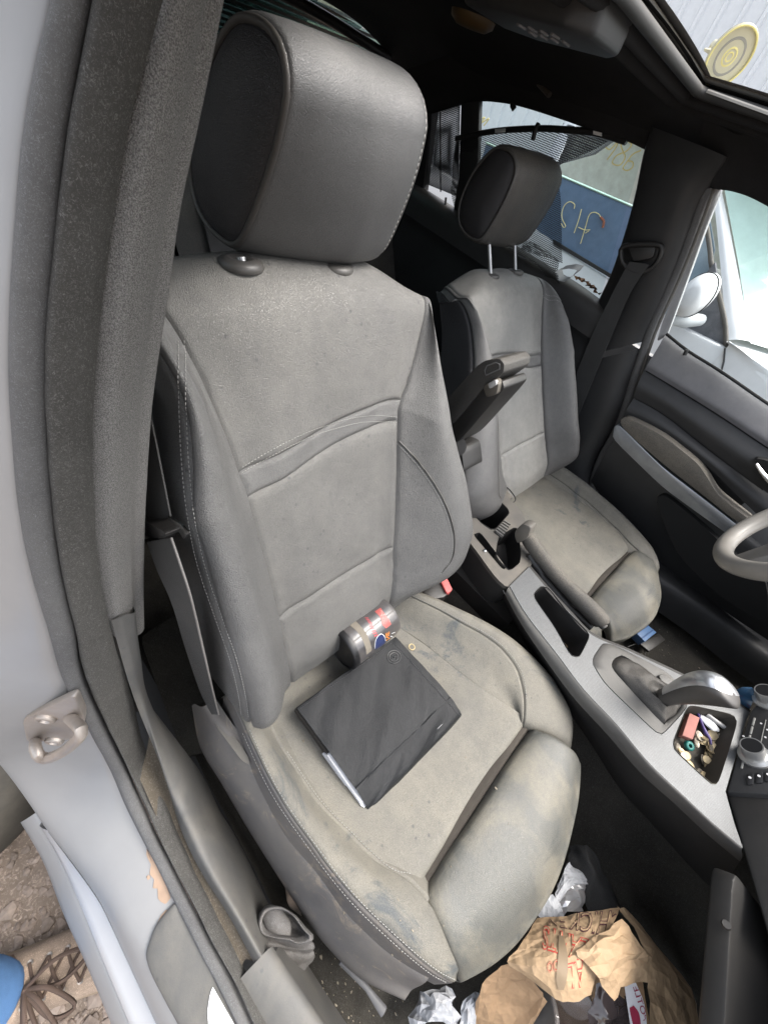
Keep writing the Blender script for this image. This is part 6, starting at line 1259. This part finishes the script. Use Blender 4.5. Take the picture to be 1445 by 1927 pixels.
mir = P(1312, 555, y=1.12)
S = []
for t, r1, r2 in ((-1, .1, .1), (-.92, .55, .55), (-.6, .9, .92), (-.1, 1, 1), (.4, .98, .98), (.75, .8, .8), (.95, .45, .45), (1, .05, .05)):
    S.append([mir+A(.085*r1*math.cos(a)*.55, t*.10, .068*r2*math.sin(a)) for a in np.linspace(0, 2*np.pi, 24, endpoint=False)])
S = np.array(S); S = (cr_matrix(8, np.linspace(0, 7, 30)) @ S.reshape(8, -1)).reshape(30, 24, 3); mh = loft_closed('mirror_housing', S, M_WHITE, NC, sharp=180)
tube('mirror_foot', [P(1255, 596, y=1.12), P(1290, 602, y=1.16), P(1318, 602, y=1.24)], [.022, .026, .02], mat('mirror_grey', (.45, .47, .48), .4), mh, n=14)
tube('mirror_gap', [mir+A(.048*math.cos(a), -.015, .0685*math.sin(a)) for a in np.linspace(0, 2*np.pi, 30, endpoint=False)], .0022, M_BLACK, mh, closed=True, n=5)
# yellow hand-painted marks
M_YEL = mat('yellow_marker', (.70, .60, .28), .6); M_BRN = mat('brown_marker', (.25, .07, .03), .6)
def mark(pix, y, m=M_YEL, r=.0016): tube('painted_mark', [P(a, b, y=y) for a, b in pix], r, m, NC, n=6, smooth_n=40)
mark([(1080, 392), (1081, 384), (1072, 379), (1062, 386), (1057, 400), (1058, 412), (1063, 422), (1064, 426), (1060, 427), (1056, 420)], 1.243)
mark([(1094, 393), (1088, 415), (1080, 438)], 1.243)
mark([(1132, 412), (1126, 402), (1116, 399), (1108, 405), (1102, 425), (1094, 452), (1092, 458)], 1.243); mark([(1088, 427), (1100, 432), (1110, 432)], 1.243); mark([(1108, 434), (1101, 438)], 1.243)
mark([(1130, 408), (1136, 416), (1134, 428)], 1.242, M_BRN, .0045)
ym = 1.9
mark([(1148, 262), (1140, 275), (1148, 280), (1160, 268)], ym, r=.0032); mark([(1164, 262), (1158, 278), (1142, 300)], ym, r=.0032)
mark([(1186, 268), (1176, 262), (1168, 270), (1172, 284), (1176, 296), (1166, 310), (1152, 306), (1160, 292), (1178, 284), (1188, 272), (1182, 265)], ym, r=.0032)
mark([(1206, 282), (1190, 290), (1178, 306), (1172, 316), (1180, 320), (1190, 314), (1190, 304), (1180, 302)], ym, r=.0032)
mark([(902, 225), (912, 220), (906, 230), (920, 222), (910, 236)], ym, r=.0032)
# ---------------------------------------------------------------- ribbed metal shed behind
SH = thing('metal_shed', 'pale grey ribbed metal shed wall rising behind the parked car', 'building', (0, 6, 0))
M_SHED = mat('shed_sheet', (.62, .65, .68), .45, .1, var=.04)
PV = []
pitch = .20
for k in range(8):
    y_ = 6.0; pts = []
    for i in range(int(1.0/pitch)+1):
        x0 = i*pitch; pts += [(x0, 0), (x0+pitch*.70, 0), (x0+pitch*.78, .03), (x0+pitch*.92, .03)]
    pts = [p for p in pts if p[0] <= 1.0001]
    if k == 0:
        V = [A(x-6, y_-d_, z) for z in (0, 5.2) for x, d_ in pts]; n = len(pts); F = [(i, i+1, n+i+1, n+i) for i in range(n-1)]
        first = obj('wall_sheet', V, F, M_SHED, SH, smooth=False)
    else:
        o = first.copy(); COL.objects.link(o); o.parent = SH; o.location = (k*1.0, .002*(k % 2), 0)
prism('shed_roof', [A(-6.2, 5.8, 5.2), A(2.3, 5.8, 5.2), A(2.3, 9.5, 6.2), A(-6.2, 9.5, 6.2)], (0, 0, .08), M_SHED, SH)
for x in (-6.0, 2.0): prism('side_wall', [A(x, 6.01, 0), A(x, 9.4, 0), A(x, 9.4, 6.1), A(x, 6.01, 5.2)], (.04, 0, 0), M_SHED, SH)

# ---------------------------------------------------------------- crumbs and lint on the seat and the carpets
SURF = bvh_of(cush+[fo]); V, F = [], []
for i in range(200):
    if i < 26: px, py = RNG.uniform(520, 1050), RNG.uniform(1250, 1800)
    elif i < 120: px, py = RNG.uniform(560, 760), RNG.uniform(1780, 1927)
    else: px, py = RNG.uniform(1130, 1330), RNG.uniform(1180, 1260)
    h = drape([(px, py), (px+.01, py)], SURF, .0006, 2)
    if not len(h): continue
    s = RNG.choice([.0006, .001, .0016], p=[.5, .36, .14]); q = iv*RNG.uniform(.4, 1.5, iv.shape)*s*A(RNG.uniform(.6, 2.2), RNG.uniform(.6, 1.4), .6); F += [[len(V)+k for k in f] for f in ifc]; V += (q+h[0]).tolist()
cr_o = obj('crumbs', V, F, mat('crumb', (.22, .19, .145), .9, var=.4), smooth=False); cr_o['kind'] = 'stuff'; cr_o['label'] = 'tiny crumbs and lint on the seat and floor carpet'
